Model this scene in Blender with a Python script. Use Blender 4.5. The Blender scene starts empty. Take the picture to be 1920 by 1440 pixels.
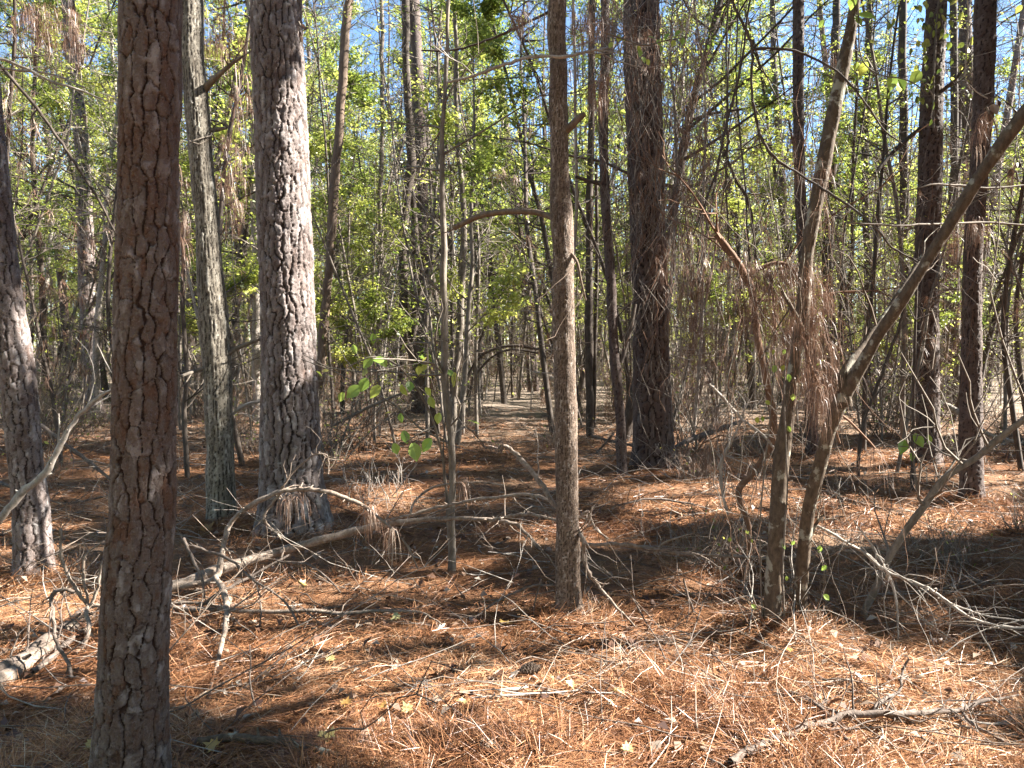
import bpy, math, numpy as np
from math import radians, pi
C = bpy.context.scene.collection
RNG = np.random.default_rng(7)

# ------------------------------------------------------------------ camera model (photo 1920x1440)
CAMZ = 1.6
F = 1440.0
HOR = 660.0
PITCH = math.atan((720 - HOR) / F)
cp, sp = math.cos(PITCH), math.sin(PITCH)

def P(px, py, d):
    """point seen at photo pixel px,py at forward distance d"""
    u, v = (px - 960) / F, (720 - py) / F
    x, y, z = u, cp + v * sp, -sp + v * cp
    k = d / y
    return np.array([x * k, d, CAMZ + z * k])

def pix(p):
    x, y, z = p[..., 0], p[..., 1], p[..., 2] - CAMZ
    f = y * cp - z * sp
    up = y * sp + z * cp
    return 960 + F * x / f, 720 - F * up / f

# ------------------------------------------------------------------ noise
def _h(ix, iy, iz, seed=0):
    with np.errstate(over='ignore'):
        h = (ix.astype(np.int64) * 374761393 + iy.astype(np.int64) * 668265263 + iz.astype(np.int64) * 1440662683 + seed * 974711) & 0xffffffff
        h = ((h ^ (h >> 13)) * 1274126177) & 0xffffffff
        h = ((h ^ (h >> 16)) * 2246822519) & 0xffffffff
        h = h ^ (h >> 15)
    return (h & 0xffffff) / float(0xffffff)

def vnoise(p, seed=0):
    i = np.floor(p).astype(np.int64); f = p - i
    f = f * f * (3 - 2 * f)
    r = 0
    for dx in (0, 1):
        wx = f[..., 0] if dx else 1 - f[..., 0]
        for dy in (0, 1):
            wy = f[..., 1] if dy else 1 - f[..., 1]
            for dz in (0, 1):
                wz = f[..., 2] if dz else 1 - f[..., 2]
                r = r + wx * wy * wz * _h(i[..., 0] + dx, i[..., 1] + dy, i[..., 2] + dz, seed)
    return r * 2 - 1

def fbm(p, o=3, seed=0):
    a, r, n = 1.0, 0, 0
    for k in range(o):
        r = r + a * vnoise(p * (2.03 ** k) + 17.3 * k, seed + k); n += a; a *= .5
    return r / n

def sstep(a, b, x):
    t = np.clip((x - a) / (b - a), 0, 1)
    return t * t * (3 - 2 * t)

MOUNDS = [(P(px, 900, d)[0], d, h_, r_) for px, d, h_, r_ in ((551, 6.7, .07, .55), (1228, 10.2, .08, .65), (1067, 4.56, .045, .26), (1470, 4.3, .05, .35), (416, 7.0, .05, .35), (65, 5.3, .05, .4),
          (1742, 10.5, .06, .5), (1822, 8.0, .05, .4), (720, 8.1, .16, .5), (820, 4.5, .04, .3), (1000, 3.9, -.03, .2))]

def gh(x, y):
    """ground height"""
    x = np.asarray(x, float); y = np.asarray(y, float)
    z0 = np.zeros(np.broadcast(x, y).shape)
    p = np.stack(np.broadcast_arrays(x, y, z0), -1)
    r = np.hypot(x, y)
    z = .045 * fbm(p * 1.9, 2, 3) + .028 * fbm(p * 5.1 + 9, 2, 5) + .09 * sstep(3, 12, r) * fbm(p * .35 + 4, 2, 11)
    for mx, my, mh, mr in MOUNDS:
        z = z + mh * np.exp(-((x - mx) ** 2 + (y - my) ** 2) / mr ** 2)
    z = z + .011 * sstep(16, 70, y) * np.maximum(y - 16, 0)
    return z

def Gp(px, py, dz=0.0):
    """ground point under a photo pixel"""
    d = CAMZ * F / max(py - HOR, 3)
    for _ in range(4):
        q = P(px, py, d)
        z = float(gh(q[0], q[1]))
        d = d * (CAMZ - z) / max(CAMZ - q[2], .05)
        d = min(d, 200)
    q = P(px, py, d); q[2] = float(gh(q[0], q[1])) + dz
    return q

# ------------------------------------------------------------------ mesh building
class MB:
    def __init__(s):
        s.V = []; s.Q = []; s.M = []; s.T = []; s.n = 0; s.PA = []; s.PB = []
    def grid(s, V, nu, nv, mat=0, tint=0.0, wrap=True, pa=None, pb=None):
        s.V.append(V); b = s.n
        i = np.arange(nv - 1)[:, None]; j = np.arange(nu if wrap else nu - 1)[None, :]
        j2 = (j + 1) % nu
        q = np.stack(np.broadcast_arrays(i * nu + j, i * nu + j2, (i + 1) * nu + j2, (i + 1) * nu + j), -1).reshape(-1, 4) + b
        s._f(q, mat, tint, len(V), pa, pb)
    def _f(s, q, mat, tint, nvert, pa=None, pb=None):
        s.Q.append(q); s.M.append(np.full(len(q), mat, np.int32))
        s.T.append(np.broadcast_to(np.asarray(tint, np.float32), (len(q),)))
        s.PA.append(np.zeros(nvert, np.float32) if pa is None else pa.astype(np.float32))
        s.PB.append(np.zeros(nvert, np.float32) if pb is None else pb.astype(np.float32))
        s.n += nvert
    def tube(s, pts, rad, n=5, mat=0, tint=0.0):
        pts = np.asarray(pts, float); m = len(pts)
        rad = np.broadcast_to(np.asarray(rad, float), (m,))
        T = np.gradient(pts, axis=0); T /= np.linalg.norm(T, axis=1)[:, None] + 1e-9
        ref = np.array([1., 0, 0]) if abs(T[0, 0]) < .8 else np.array([0, 1., 0])
        N = np.zeros_like(pts); v = ref
        for k in range(m):
            v = v - T[k] * (v @ T[k]); v = v / (np.linalg.norm(v) + 1e-9); N[k] = v
        B = np.cross(T, N)
        a = np.arange(n) * 2 * pi / n
        V = pts[:, None] + rad[:, None, None] * (np.cos(a)[None, :, None] * N[:, None] + np.sin(a)[None, :, None] * B[:, None])
        s.grid(V.reshape(-1, 3), n, m, mat, tint)
    def quads(s, V4, mat=0, tint=0.0):
        """V4: (N,4,3)"""
        N = len(V4)
        if not N: return
        s.V.append(V4.reshape(-1, 3))
        s._f(np.arange(N * 4).reshape(N, 4) + s.n, mat, tint, N * 4)
    def strips(s, L, R, mat=0, tint=0.0):
        """L,R: (N,m,3) edges of N ribbons"""
        N, m, _ = L.shape
        V = np.stack([L, R], 2).reshape(-1, 3)
        base = (np.arange(N) * m * 2)[:, None, None]
        k = np.arange(m - 1)[None, :, None]
        q = (base + k * 2 + np.array([0, 1, 3, 2])[None, None, :]).reshape(-1, 4) + s.n
        t = np.repeat(np.broadcast_to(np.asarray(tint, np.float32), (N,)), m - 1)
        s.V.append(V); s._f(q, mat, t, len(V))
    def build(s, name, mats, parent=None, smooth=True, attrs=False):
        me = bpy.data.meshes.new(name)
        V = np.concatenate(s.V); Q = np.concatenate(s.Q); M = np.concatenate(s.M); T = np.concatenate(s.T)
        me.vertices.add(len(V)); me.vertices.foreach_set('co', V.astype(np.float32).ravel())
        me.loops.add(Q.size); me.loops.foreach_set('vertex_index', Q.astype(np.int32).ravel())
        me.polygons.add(len(Q)); me.polygons.foreach_set('loop_start', np.arange(0, Q.size, 4, dtype=np.int32))
        for m in mats: me.materials.append(m)
        me.polygons.foreach_set('material_index', M)
        if not smooth: me.polygons.foreach_set('use_smooth', np.zeros(len(Q), bool))
        a = me.attributes.new('tint', 'FLOAT', 'FACE'); a.data.foreach_set('value', np.ascontiguousarray(T, np.float32))
        if attrs:
            a = me.attributes.new('crack', 'FLOAT', 'POINT'); a.data.foreach_set('value', np.concatenate(s.PA))
            a = me.attributes.new('plate', 'FLOAT', 'POINT'); a.data.foreach_set('value', np.concatenate(s.PB))
        me.update(calc_edges=True)
        o = bpy.data.objects.new(name, me); C.objects.link(o)
        if parent is not None: o.parent = parent
        return o

def tag(o, label=None, cat=None, group=None, kind=None):
    if label: o['label'] = label
    if cat: o['category'] = cat
    if group: o['group'] = group
    if kind: o['kind'] = kind
    return o

def empty(name, loc, label, cat, group=None):
    o = bpy.data.objects.new(name, None); C.objects.link(o); o.location = [float(a) for a in loc]
    o.empty_display_size = .2
    return tag(o, label, cat, group)

def smooth_path(pts, per=6):
    pts = np.asarray(pts, float)
    if len(pts) < 3: 
        return pts
    p = np.vstack([2 * pts[0] - pts[1], pts, 2 * pts[-1] - pts[-2]])
    out = []
    for i in range(1, len(p) - 2):
        t = np.linspace(0, 1, per, endpoint=False)[:, None]
        a, b, c, d = p[i - 1], p[i], p[i + 1], p[i + 2]
        out.append(.5 * (2 * b + (c - a) * t + (2 * a - 5 * b + 4 * c - d) * t ** 2 + (3 * b - a - 3 * c + d) * t ** 3))
    out.append(pts[-1:])
    return np.vstack(out)

# ------------------------------------------------------------------ materials
def newmat(name):
    m = bpy.data.materials.new(name); m.use_nodes = True
    nt = m.node_tree; nt.nodes.clear()
    out = nt.nodes.new('ShaderNodeOutputMaterial')
    return m, nt, out
def N(nt, t, **kw):
    n = nt.nodes.new(t)
    for k, v in kw.items():
        if k in n.inputs: n.inputs[k].default_value = v
        else: setattr(n, k, v)
    return n
def ramp(nt, fac, stops):
    r = nt.nodes.new('ShaderNodeValToRGB')
    e = r.color_ramp.elements
    while len(e) > len(stops): e.remove(e[-1])
    while len(e) < len(stops): e.new(.5)
    for k, (p, c) in zip(e, stops):
        k.position = p; k.color = (*c, 1)
    nt.links.new(fac, r.inputs[0])
    return r.outputs[0]
def mix(nt, fac, a, b, mode='MIX'):
    n = nt.nodes.new('ShaderNodeMix'); n.data_type = 'RGBA'; n.blend_type = mode
    if isinstance(fac, float): n.inputs[0].default_value = fac
    else: nt.links.new(fac, n.inputs[0])
    for i, x in ((6, a), (7, b)):
        if isinstance(x, tuple): n.inputs[i].default_value = (*x, 1)
        else: nt.links.new(x, n.inputs[i])
    return n.outputs[2]
def mrange(nt, v, a, b, c=0., d=1.):
    n = nt.nodes.new('ShaderNodeMapRange'); nt.links.new(v, n.inputs[0])
    for i, x in enumerate((a, b, c, d)): n.inputs[i + 1].default_value = x
    return n.outputs[0]
def noise(nt, vec, scale, detail=3., rough=.55):
    n = N(nt, 'ShaderNodeTexNoise', Scale=scale, Detail=detail, Roughness=rough)
    nt.links.new(vec, n.inputs['Vector']); return n.outputs[0]
def coords(nt, scale=(1, 1, 1)):
    t = nt.nodes.new('ShaderNodeTexCoord'); mp = nt.nodes.new('ShaderNodeMapping')
    mp.inputs['Scale'].default_value = scale
    nt.links.new(t.outputs['Object'], mp.inputs[0]); return mp.outputs[0]
def attr(nt, name):
    a = nt.nodes.new('ShaderNodeAttribute'); a.attribute_name = name; return a.outputs['Fac']
def finish(nt, out, col, rough=.85, bump=None, bstr=.3, bdist=.01, spec=.25):
    b = N(nt, 'ShaderNodeBsdfPrincipled', Roughness=rough)
    b.inputs['Specular IOR Level'].default_value = spec
    nt.links.new(col, b.inputs['Base Color'])
    if bump is not None:
        bm = N(nt, 'ShaderNodeBump', Strength=bstr, Distance=bdist)
        nt.links.new(bump, bm.inputs['Height']); nt.links.new(bm.outputs[0], b.inputs['Normal'])
    nt.links.new(b.outputs[0], out.inputs[0])

def bark_plated(name, plate_a, plate_b, flake, crack_c, spec=.3):
    m, nt, out = newmat(name)
    v = coords(nt); vs = coords(nt, (1, 1, .35))
    n1 = noise(nt, vs, 26, 5, .65); n2 = noise(nt, v, 120, 4, .7); n3 = noise(nt, vs, 7, 3)
    pl = attr(nt, 'plate'); ck = attr(nt, 'crack')
    col = ramp(nt, pl, [(.08, plate_a), (.42, plate_b), (.62, plate_b), (1, flake)])
    col = mix(nt, mrange(nt, n3, .48, .66, 0, .5), col, plate_a)
    col = mix(nt, mrange(nt, n1, .38, .7, 0, .55), col, tuple(c * .5 for c in plate_a))
    col = mix(nt, mrange(nt, n2, .55, .72, 0, .4), col, flake)
    col = mix(nt, mrange(nt, ck, .15, .85, 1, 0), col, crack_c)
    h = N(nt, 'ShaderNodeMath', operation='ADD'); nt.links.new(n1, h.inputs[0]); nt.links.new(n2, h.inputs[1])
    finish(nt, out, col, .8, h.outputs[0], .9, .009, spec)
    return m
def bark_plain(name, a, b, lichen=None, scale=30, zs=.25, rough=.85, spec=.25, bstr=.5):
    m, nt, out = newmat(name)
    v = coords(nt); vs = coords(nt, (1, 1, zs))
    n1 = noise(nt, vs, scale, 5, .65); n2 = noise(nt, v, scale * 4, 3, .6)
    col = mix(nt, mrange(nt, n1, .35, .65), a, b)
    col = mix(nt, mrange(nt, n2, .5, .8, 0, .5), col, tuple(c * .45 for c in a))
    if lichen:
        n3 = noise(nt, v, 11, 4, .6)
        col = mix(nt, mrange(nt, n3, .56, .62, 0, .85), col, lichen)
    finish(nt, out, col, rough, n1, bstr, .008, spec)
    return m
def leafmat(name, stops, tr=.5, gloss=.06, trcol=None):
    m, nt, out = newmat(name)
    t = attr(nt, 'tint')
    col = ramp(nt, t, stops)
    d = N(nt, 'ShaderNodeBsdfDiffuse'); nt.links.new(col, d.inputs[0])
    l = N(nt, 'ShaderNodeBsdfTranslucent')
    c2 = mix(nt, 1.0, col, trcol or (1., 1., 1.), 'MULTIPLY')
    nt.links.new(c2, l.inputs[0])
    g = N(nt, 'ShaderNodeBsdfGlossy', Roughness=.42)
    a = nt.nodes.new('ShaderNodeMixShader'); a.inputs[0].default_value = tr
    nt.links.new(d.outputs[0], a.inputs[1]); nt.links.new(l.outputs[0], a.inputs[2])
    b = nt.nodes.new('ShaderNodeMixShader'); b.inputs[0].default_value = gloss
    nt.links.new(a.outputs[0], b.inputs[1]); nt.links.new(g.outputs[0], b.inputs[2])
    nt.links.new(b.outputs[0], out.inputs[0])
    return m

M = {}
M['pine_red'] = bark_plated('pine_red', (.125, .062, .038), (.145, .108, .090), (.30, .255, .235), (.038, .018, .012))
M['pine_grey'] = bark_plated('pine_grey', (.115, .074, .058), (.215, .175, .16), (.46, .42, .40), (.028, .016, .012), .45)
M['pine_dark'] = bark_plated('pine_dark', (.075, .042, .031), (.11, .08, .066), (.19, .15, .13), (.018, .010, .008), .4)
M['hard_grey'] = bark_plated('hard_grey', (.12, .098, .072), (.25, .22, .175), (.52, .49, .42), (.035, .027, .02))
M['hard_brown'] = bark_plain('hard_brown', (.11, .075, .052), (.19, .14, .105), None, 38, .18)
M['hard_smooth'] = bark_plated('hard_smooth', (.105, .068, .046), (.205, .148, .108), (.48, .42, .37), (.05, .032, .021))
M['hard_lichen'] = bark_plain('hard_lichen', (.062, .044, .03), (.135, .10, .07), (.32, .305, .25), 46, .5)
M['stem_grey'] = bark_plain('stem_grey', (.105, .086, .068), (.225, .19, .155), None, 24, .4)
M['stem_dark'] = bark_plain('stem_dark', (.05, .038, .03), (.105, .084, .068), None, 22, .4)
M['stem_pale'] = bark_plain('stem_pale', (.21, .18, .15), (.40, .355, .31), None, 30, .5)
M['deadwood'] = bark_plain('deadwood', (.14, .10, .073), (.30, .245, .20), None, 34, .7, bstr=.9)
M['deadwood_dark'] = bark_plain('deadwood_dark', (.075, .055, .042), (.19, .15, .125), None, 30, .8, bstr=.9)
M['stem_red'] = bark_plain('stem_red', (.13, .07, .042), (.21, .125, .08), None, 25, .4)
M['leaf'] = leafmat('leaf', [(0, (.075, .12, .025)), (.3, (.24, .30, .06)), (.6, (.46, .49, .12)), (1, (.66, .60, .18))], .68, .05, (1., 1., .85))
M['leaf_dark'] = leafmat('leaf_dark', [(0, (.03, .06, .014)), (.6, (.09, .13, .025)), (1, (.20, .22, .045))], .5, .04)
M['leaf_bright'] = leafmat('leaf_bright', [(0, (.22, .36, .05)), (.6, (.34, .46, .09)), (1, (.50, .50, .08))], .5, .04)
M['needles'] = leafmat('needles', [(0, (.05, .085, .02)), (.7, (.10, .15, .04)), (1, (.20, .17, .08))], .3, .08)
M['dead_needles'] = leafmat('dead_needles', [(0, (.075, .038, .024)), (.45, (.19, .105, .066)), (.8, (.29, .19, .135)), (1, (.42, .33, .26))], .2, .05)
M['litter_needles'] = leafmat('litter_needles', [(0, (.085, .035, .017)), (.25, (.20, .085, .038)), (.5, (.33, .155, .072)), (.74, (.41, .215, .105)), (.9, (.46, .30, .18)), (1, (.52, .42, .31))], .12, .05)
M['brown_leaf'] = leafmat('brown_leaf', [(0, (.06, .028, .018)), (.5, (.17, .09, .055)), (.8, (.30, .22, .16)), (1, (.46, .40, .33))], .2, .05)
M['yellow_leaf'] = leafmat('yellow_leaf', [(0, (.30, .17, .05)), (.4, (.46, .32, .10)), (.8, (.50, .42, .18)), (1, (.40, .40, .18))], .25, .05)
M['cone'] = bark_plain('cone', (.085, .058, .042), (.19, .14, .105), None, 40, 1)

def ground_material():
    m, nt, out = newmat('needle_ground')
    v = coords(nt)
    a = noise(nt, coords(nt, (1, 1, 1)), 60, 6, .75)
    st = noise(nt, coords(nt, (14, 60, 1)), 2.2, 6, .75)
    st2 = noise(nt, coords(nt, (60, 17, 1)), 2.0, 6, .75)
    big = noise(nt, v, .5, 4, .6); med = noise(nt, v, 4, 4, .6)
    s = N(nt, 'ShaderNodeMath', operation='MAXIMUM'); nt.links.new(st, s.inputs[0]); nt.links.new(st2, s.inputs[1])
    col = ramp(nt, s.outputs[0], [(.3, (.06, .027, .014)), (.52, (.15, .07, .034)), (.66, (.27, .145, .075)), (.8, (.38, .26, .17))])
    col = mix(nt, mrange(nt, big, .45, .65, 0, .6), col, mix(nt, s.outputs[0], (.12, .075, .045), (.36, .28, .20)))
    col = mix(nt, mrange(nt, med, .55, .75, 0, .6), col, (.10, .055, .03))
    # farther from the camera the needle mat turns paler and greyer
    sx = nt.nodes.new('ShaderNodeSeparateXYZ'); nt.links.new(v, sx.inputs[0])
    far = mrange(nt, sx.outputs[1], 11, 22)
    col = mix(nt, far, col, mix(nt, s.outputs[0], (.12, .085, .06), (.36, .29, .225)))
    finish(nt, out, col, .95, a, .7, .02, .1)
    return m
M['ground'] = ground_material()

# ------------------------------------------------------------------ world, sun, camera
EL = radians(37)
sh = np.array([.99, .13]); sh /= np.linalg.norm(sh)
S = np.array([sh[0] * math.cos(EL), sh[1] * math.cos(EL), math.sin(EL)])     # towards the sun
w = bpy.data.worlds.new('World'); bpy.context.scene.world = w; w.use_nodes = True
nt = w.node_tree
sky = nt.nodes.new('ShaderNodeTexSky'); sky.sky_type = 'NISHITA'; sky.sun_disc = False
sky.sun_elevation = EL; sky.sun_rotation = math.atan2(S[0], S[1])
sky.air_density = 1.0; sky.dust_density = .05; sky.ozone_density = 4.0; sky.altitude = 100
bg = nt.nodes['Background']; bg.inputs[1].default_value = .05
nt.links.new(sky.outputs[0], bg.inputs[0])
sun = bpy.data.lights.new('sun', 'SUN'); sun.energy = 5.0; sun.angle = radians(.53); sun.color = (1, .95, .87)
so = bpy.data.objects.new('sun', sun); C.objects.link(so)
from mathutils import Vector
so.rotation_euler = Vector(S).to_track_quat('Z', 'Y').to_euler(); so.location = (20, 5, 30)
cam = bpy.data.cameras.new('camera'); cam.sensor_width = 36; cam.lens = 36 * F / 1920; cam.clip_end = 2000; cam.clip_start = .05
co = bpy.data.objects.new('camera', cam); C.objects.link(co)
co.location = (0, 0, CAMZ); co.rotation_euler = (pi / 2 - PITCH, 0, 0)
sc = bpy.context.scene; sc.camera = co
sc.view_settings.view_transform = 'Standard'; sc.view_settings.look = 'None'
sc.view_settings.exposure = 2.85; sc.view_settings.gamma = 1
cy = sc.cycles
cy.max_bounces = 7; cy.diffuse_bounces = 2; cy.glossy_bounces = 2; cy.transmission_bounces = 4; cy.transparent_max_bounces = 4
cy.caustics_reflective = False; cy.caustics_refractive = False
cy.use_denoising = True

# ------------------------------------------------------------------ lit and shaded places of the photo (ground ellipses in pixels, trunk spots)
LIT_G = [(1450, 1500, 700, 130), (700, 1480, 260, 60), (1480, 1335, 470, 120), (1200, 1390, 360, 70), (1750, 1290, 160, 60), (650, 1125, 300, 40), (500, 1230, 190, 40), (1150, 1200, 190, 22),
         (60, 1115, 110, 40), (110, 1260, 130, 70), (720, 935, 85, 32), (1330, 940, 190, 32), (1740, 975, 190, 30), (1660, 870, 110, 22), (1870, 900, 80, 30),
         (960, 745, 60, 18), (690, 800, 90, 14), (1310, 805, 90, 18), (1390, 720, 60, 16), (90, 800, 80, 12), (560, 800, 90, 10), (900, 1060, 60, 14),
         (1180, 830, 60, 10), (1560, 1010, 120, 16), (350, 1190, 60, 50), (760, 1330, 140, 26), (560, 1380, 120, 30), (1060, 1010, 110, 12), (1300, 1110, 90, 30), (1720,1110,70,20)]
LIT_T = []   # (x,y,z,radius)
for px_, d_, ys_, r_ in ((572, 6.5, (280, 330, 390, 450, 520, 590), .26), (595, 6.5, (700, 860, 930), .0), (420, 6.9, (510, 560, 610, 660, 700), .34), (375, 6.9, (20, 90, 200, 260, 430), .22),
        (45, 5.2, (580, 660), .05), (80, 5.2, (980, 1040), .08), (317, 2.7, (870, 950), .02), (1072, 4.5, (430, 480, 530, 590, 640, 690, 740, 800, 860, 1000, 1060, 1120), .17),
        (1250, 10, (500, 600, 700, 800, 860), .25), (1600, 4.3, (20, 100, 200), .1), (1490, 4.3, (700, 780, 1000, 1080), .1), (1650, 4, (650, 560, 740, 480), .1), (1755, 10.4, (300, 450, 600, 750, 850), .25),
        (1840, 8, (500, 650, 780, 900), .2), (780, 15, (350, 450, 580), .3), (1110, 14, (500, 650), .3)):
    for y_ in ys_: LIT_T.append((*P(px_, y_, d_), r_))
for px_, py_, d_ in ((400, 1070, 5.05), (470, 1052, 5.2), (520, 1036, 5.3), (610, 1011, 5.4), (700, 988, 5.5), (780, 976, 5.5), (860, 972, 5.5), (927, 975, 5.4), (420, 1190, 4.1), (407, 1250, 3.8), (540, 919, 5.1), (640, 930, 5.1), (440, 980, 5.1),
                     (60, 905, 4.5), (110, 842, 4.5), (20, 950, 4.5), (1200, 1027, 4.9), (1300, 1040, 4.9), (1700, 1086, 4.2), (1790, 1138, 4.0), (980, 865, 4.95), (1020, 915, 4.85), (848, 1000, 5.6), (1500, 620, 4.3), (1440, 520, 5.2), (1400, 560, 5.2), (780, 840, 5.4), (690, 700, 5.3)):
    LIT_T.append((*P(px_, py_, d_), .0))

def lit_mask(px, py):
    r = np.zeros(px.shape, bool)
    for cx, cy_, rx, ry in LIT_G:
        m = min(max((cy_ - 660) / 520, .15), 1.2)
        r |= ((px - cx) / (rx * 1.05 + 42 * m)) ** 2 + ((py - cy_) / (ry * 1.08 + 13 * m)) ** 2 < 1
    return r

# ------------------------------------------------------------------ ground
def make_ground():
    def graded(lo, hi, n, a, c):
        t = np.linspace(-1, 1, n)
        g = np.sinh(a * t) / math.sinh(a)
        return np.where(g < 0, c + g * (c - lo), c + g * (hi - c))
    xs = graded(-260, 260, 380, 6.2, 0.); ys = graded(-60, 420, 460, 6.2, 4.)
    X, Y = np.meshgrid(xs, ys)
    Z = gh(X, Y)
    mb = MB(); mb.grid(np.stack([X, Y, Z], -1).reshape(-1, 3), len(xs), len(ys), wrap=False)
    o = mb.build('ground', [M['ground']])
    tag(o, 'forest floor under a mat of rust coloured pine needles', 'ground', kind='structure')
make_ground()

def unit(v):
    return v / (np.linalg.norm(v, axis=-1, keepdims=True) + 1e-9)

def ribbons(mb, base, az, pitch, length, width, curl, tint, mat=0, m=3, roll=None):
    """curved flat needles starting at base"""
    n = len(base)
    t = np.linspace(0, 1, m)[None, :, None]
    d = np.stack([np.cos(az) * np.cos(pitch), np.sin(az) * np.cos(pitch), np.sin(pitch)], -1)
    side = np.stack([-np.sin(az), np.cos(az), np.zeros(n)], -1)
    if roll is not None:
        upv = np.cross(d, side); side = side * np.cos(roll)[:, None] + upv * np.sin(roll)[:, None]
    cv = np.stack([-np.sin(az), np.cos(az), np.zeros(n)], -1) * curl[:, None] * RNG.uniform(-1, 1, (n, 1))
    cv[:, 2] -= np.abs(curl) * .5
    ctr = base[:, None] + d[:, None] * (length[:, None, None] * t) + cv[:, None] * (length[:, None, None] * t ** 2)
    wd = width[:, None, None] * .5 * (1 - .75 * t ** 3)
    mb.strips(ctr - side[:, None] * wd, ctr + side[:, None] * wd, mat, tint)

def needle_litter():
    mb = MB()
    def batch(n, y0, y1, L, W, zup, up):
        py = y0 + (y1 - y0) * RNG.random(n) ** .9
        px = RNG.uniform(-420, 2420, n)
        d = CAMZ * F / (py - HOR)
        x = (px - 960) / F * d; y = d
        p = np.stack([x, y, np.zeros(n)], -1)
        cl = fbm(p * 2.3, 2, 31)              # clumps share a direction
        az = cl * 9 + RNG.normal(0, 1.1, n)
        tuft = sstep(.1, .5, fbm(p * 1.7 + 5, 2, 41))
        z = gh(x, y) + RNG.random(n) ** 2 * (zup + .05 * tuft)
        p[:, 2] = z + .003
        pitch = RNG.normal(.01, .13, n) + up * (RNG.random(n) ** 5) * 1.1 * (.25 + tuft)
        ln = L * RNG.uniform(.6, 1.25, n); wd = W * RNG.uniform(.7, 1.3, n)
        tone = .43 + .36 * fbm(p * 1.3 + 3, 3, 53) + RNG.normal(0, .24, n)
        ribbons(mb, p, az, pitch, ln, wd, RNG.uniform(0, .3, n), np.clip(tone, 0, 1), 0, 3, RNG.normal(0, .5, n))
    batch(172000, 1000, 1600, .15, .0026, .03, 1)
    batch(70000, 860, 1010, .17, .0045, .04, 1)
    batch(36000, 760, 870, .2, .009, .05, .8)
    for mx, my, mh, mr in MOUNDS[:8]:
        n = 1500; a = RNG.uniform(0, 2 * pi, n); r_ = mr * (.25 + .75 * RNG.random(n) ** .8)
        x = mx + r_ * np.cos(a); y = my + r_ * np.sin(a)
        ribbons(mb, np.stack([x, y, gh(x, y) + RNG.random(n) * .05], -1), a + RNG.normal(pi / 2, 1.0, n), RNG.normal(.15, .3, n), RNG.uniform(.1, .2, n), np.full(n, max(.0028, .0006 * my)), RNG.uniform(0, .35, n), np.clip(RNG.normal(.5, .25, n), 0, 1), 0, 3, RNG.normal(0, .5, n))
    o = mb.build('pine_needle_litter', [M['litter_needles']])
    tag(o, 'loose rust orange pine needles lying over the whole forest floor', 'pine needles', kind='stuff')
needle_litter()

def leaf_quads(C0, size, rng, updir=.6, droop=.3, aspect=.5):
    n = len(C0)
    az = rng.uniform(0, 2 * pi, n)
    d = np.stack([np.cos(az), np.sin(az), rng.normal(-droop, .45, n)], -1); d = unit(d)
    nrm = rng.normal(0, 1, (n, 3)) * (1 - updir); nrm[:, 2] += updir
    s = unit(np.cross(d, nrm)); u = np.cross(s, d)
    L = (size * rng.uniform(.6, 1.3, n))[:, None]
    w = L * aspect * .5
    b = C0; tip = C0 + d * L - u * L * .06
    mid = C0 + d * L * .45
    fold = u * w * .35
    return np.stack([b, mid - s * w + fold, tip, mid + s * w + fold], 1)

def leaf_litter():
    mb = MB(); n = 6500
    d = 2.4 + 16 * RNG.random(n) ** 1.1
    px = RNG.uniform(-250, 2170, n)
    x = (px - 960) / F * d; y = d
    p = np.stack([x, y, gh(x, y) + .012 + .03 * RNG.random(n)], -1)
    q = leaf_quads(p, .06, RNG, .75, 0, .55)
    q[:, 1, 2] += .012 * RNG.random(n); q[:, 3, 2] += .012 * RNG.random(n)
    mb.quads(q, 0, RNG.random(n))
    o = mb.build('dead_leaf_litter', [M['brown_leaf']])
    tag(o, 'small curled brown leaves scattered among the needles', 'dead leaves', kind='stuff')
leaf_litter()

def wander(p, d, L, rng, n=5, w=.2, up=0.0, grav=0.0):
    pts = [np.array(p, float)]; d = np.array(d, float); d /= np.linalg.norm(d)
    for k in range(n):
        d = d + rng.normal(0, w, 3); d[2] += up - grav * (k / n); d /= np.linalg.norm(d)
        pts.append(pts[-1] + d * L / n)
    return np.array(pts)

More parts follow.
